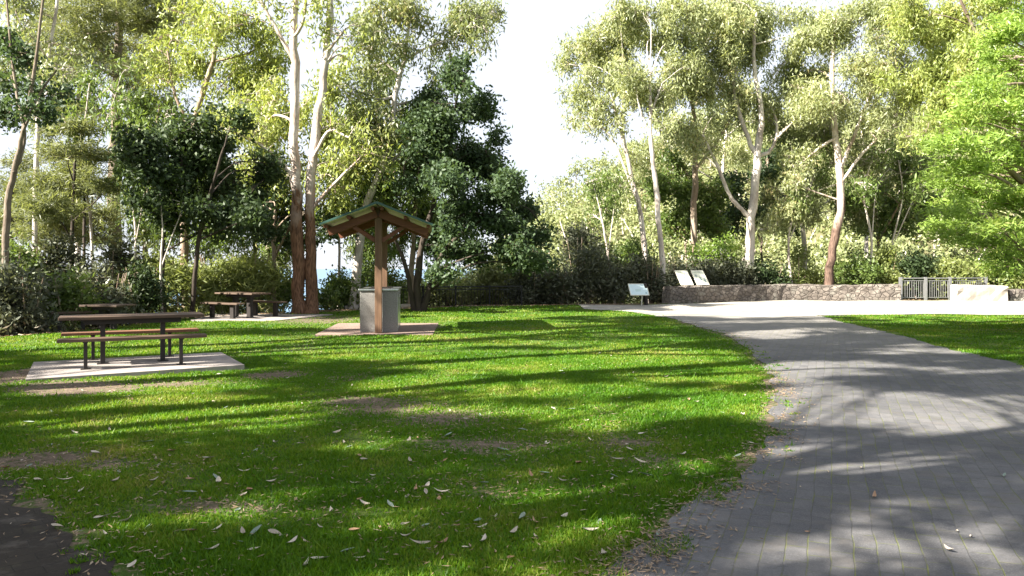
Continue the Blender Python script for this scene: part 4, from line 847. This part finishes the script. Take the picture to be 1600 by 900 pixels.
# bush too thick to count, filling in behind the shrubs
rng = np.random.default_rng(77); V = []
for i in range(420):
    x = rng.uniform(-32, 34); d = rng.uniform(3.2, 15); y = float(edgeY(x)) + d
    px = 800 + F * x / y
    if px < -120 or px > 1760 or 485 < px < 535: continue
    H = rng.uniform(.6, 2.6) * (1.25 if px < 430 or px > 880 else .8); r = rng.uniform(.7, 1.3)
    sp = clump_pts(np.array([x, y, float(terrain(x, y)) + H * .55]), np.array([r, r, H * .55]), 26, rng); idx = np.repeat(np.arange(26), 16)
    V.append(leaves_geo(sp[idx] + rng.normal(size=(len(idx), 3)) * .2, .2, .075, (0, 0, 0), 1, None, rng))
V = np.concatenate(V)
tag(link('undergrowth', npmesh('undergrowth', V, quads_of(len(V)), mats=[leaf_mat('undergrowth leaves', (.03, .042, .02), (.11, .13, .055), (.17, .14, .08), .3)])), 'tangled dim bush undergrowth behind the shrubs', 'undergrowth', kind='stuff')

# ------------------------------------------------------------------ the gums left of the viewer that throw the dappled shade on lawn and path
TRUNKS = [(-6.2, 1.5), (-9.5, 5.5), (-10.5, 11.5), (-14, 2), (-15.5, 8), (-8, -3.5), (-20, 5), (-13.5, -4.5), (-9, 8.6), (-11.3, 13)]
rng = np.random.default_rng(303); TH = rng.uniform(9, 12.5, len(TRUNKS)); TH[-2:] = (14.5, 15.5)
SUN = [(250, 545, 260, 13), (210, 582, 150, 20), (230, 603, 220, 10), (340, 650, 200, 32), (170, 690, 150, 12), (90, 655, 90, 14), (600, 533, 200, 9), (820, 528, 260, 9), (730, 556, 240, 8), (760, 585, 110, 9), (870, 612, 150, 8), (620, 604, 80, 9), (1010, 560, 130, 9), (950, 655, 80, 18), (830, 640, 120, 8),
       (480, 800, 90, 5), (300, 812, 90, 6), (800, 893, 190, 9), (470, 765, 110, 5), (620, 815, 90, 5), (180, 745, 90, 5), (900, 790, 90, 5), (700, 760, 80, 4), (980, 835, 80, 6), (120, 700, 110, 6), (1100, 742, 70, 12), (1370, 655, 80, 9), (1290, 657, 110, 7), (1300, 700, 60, 4), (1280, 742, 80, 8), (1490, 722, 60, 8), (1400, 785, 90, 7), (1400, 822, 70, 7), (1250, 873, 90, 8), (1130, 877, 60, 5), (1560, 835, 50, 10), (1120, 755, 70, 5), (1300, 612, 100, 6), (1270, 572, 140, 5), (1540, 625, 60, 6), (560, 505, 300, 5), (1450, 545, 90, 4), (1200, 525, 60, 4), (600, 690, 60, 5), (720, 725, 60, 5)]
gx, gy = np.meshgrid(np.arange(-10, 14, .3), np.arange(2.6, 24, .3)); gx = gx.ravel() + rng.uniform(-.2, .2, gx.size); gy = gy.ravel() + rng.uniform(-.2, .2, gy.size)
px_ = 800 + F * gx / gy; py_ = HZ + F * CAMH / gy
want = np.where(py_ > 690, .50, np.where(py_ > 600, .47, .36)); want = np.where((px_ > 1280) & (py_ > 494) & (py_ < 580), .72, want); want = np.where((px_ > 1090) & (py_ > 505) & (py_ <= 690), .50, want); want = np.where(gy > 21, .30, want)
nz_ = fnoise(gx / 2.3, gy / 1.05, 1.0, 31) + .75 * fnoise(gx / .8, gy / .4, 1.0, 57); q_ = np.argsort(np.argsort(nz_)) / len(nz_)
want = np.where((px_ < 480) & (py_ > 730), .97, want); keep = q_ < want
for (a, b, ra, rb) in [(270, 622, 330, 7), (420, 735, 440, 26), (250, 775, 300, 16), (650, 700, 300, 14), (560, 850, 420, 22), (900, 700, 220, 14), (1450, 690, 160, 6), (1250, 800, 260, 16), (1480, 760, 160, 10), (1350, 535, 140, 12), (1500, 600, 200, 14)]: keep |= (((px_ - a) / ra) ** 2 + ((py_ - b) / rb) ** 2) < 1
for (a, b, ra, rb) in SUN: keep &= ~((((px_ - a) / (ra + 10)) ** 2 + ((py_ - b) / (rb * (1.0 if b < 690 else 1.9) + 4)) ** 2) < 1)
gx, gy = gx[keep], gy[keep]
per_tree = [[] for _ in TRUNKS]
for x, y in zip(gx, gy):
    best = None
    for k, (tx, ty) in enumerate(TRUNKS):
        if (k >= len(TRUNKS) - 2) != (x > 6.5): continue
        h = (TH[k] if x > 6.5 else 6.6 + .24 * y) + rng.normal() * .8; cx, cyy = x - h / math.tan(SUNE) * SUNH[0], y - h / math.tan(SUNE) * SUNH[1]
        d = math.hypot(cx - tx, cyy - ty)
        if best is None or d < best[0]: best = (d, k, cx, cyy, h)
    d, k, cx, cyy, h = best
    r = rng.uniform(.15, .25); per_tree[k].append((np.array([cx, cyy, h]), np.array([r, r, r * .6]), rng.uniform(.7, 1.2)))
SHL = 'tall white gum left of the viewer shading the lawn, outside the picture'
for k, (tx, ty) in enumerate(TRUNKS):
    if not per_tree[k]: continue
    z = float(terrain(tx, ty)) - .05; cs = np.array([c[0] for c in per_tree[k]]); h = float(cs[:, 2].max())
    st = [[(tx, ty, z, .24), (tx + .15, ty, h * .35, .2), (tx - .1, ty + .1, h * .7, .14), (tx + .1, ty, h + .6, .05)]]
    for j in range(7):
        e = cs[rng.integers(len(cs))]; st.append([(tx, ty, h * rng.uniform(.4, .6), .09), ((tx * .6 + e[0] * .4), (ty * .6 + e[1] * .4), h * .82, .06), (e[0], e[1], e[2] - .1, .025)])
    make_tree('gum_tree', SHL, 'tree', (tx, ty, z), st, per_tree[k], 'gum', 'gum', 'bark_white', 940, 'gums shading the lawn', .48, 400 + k, 1)
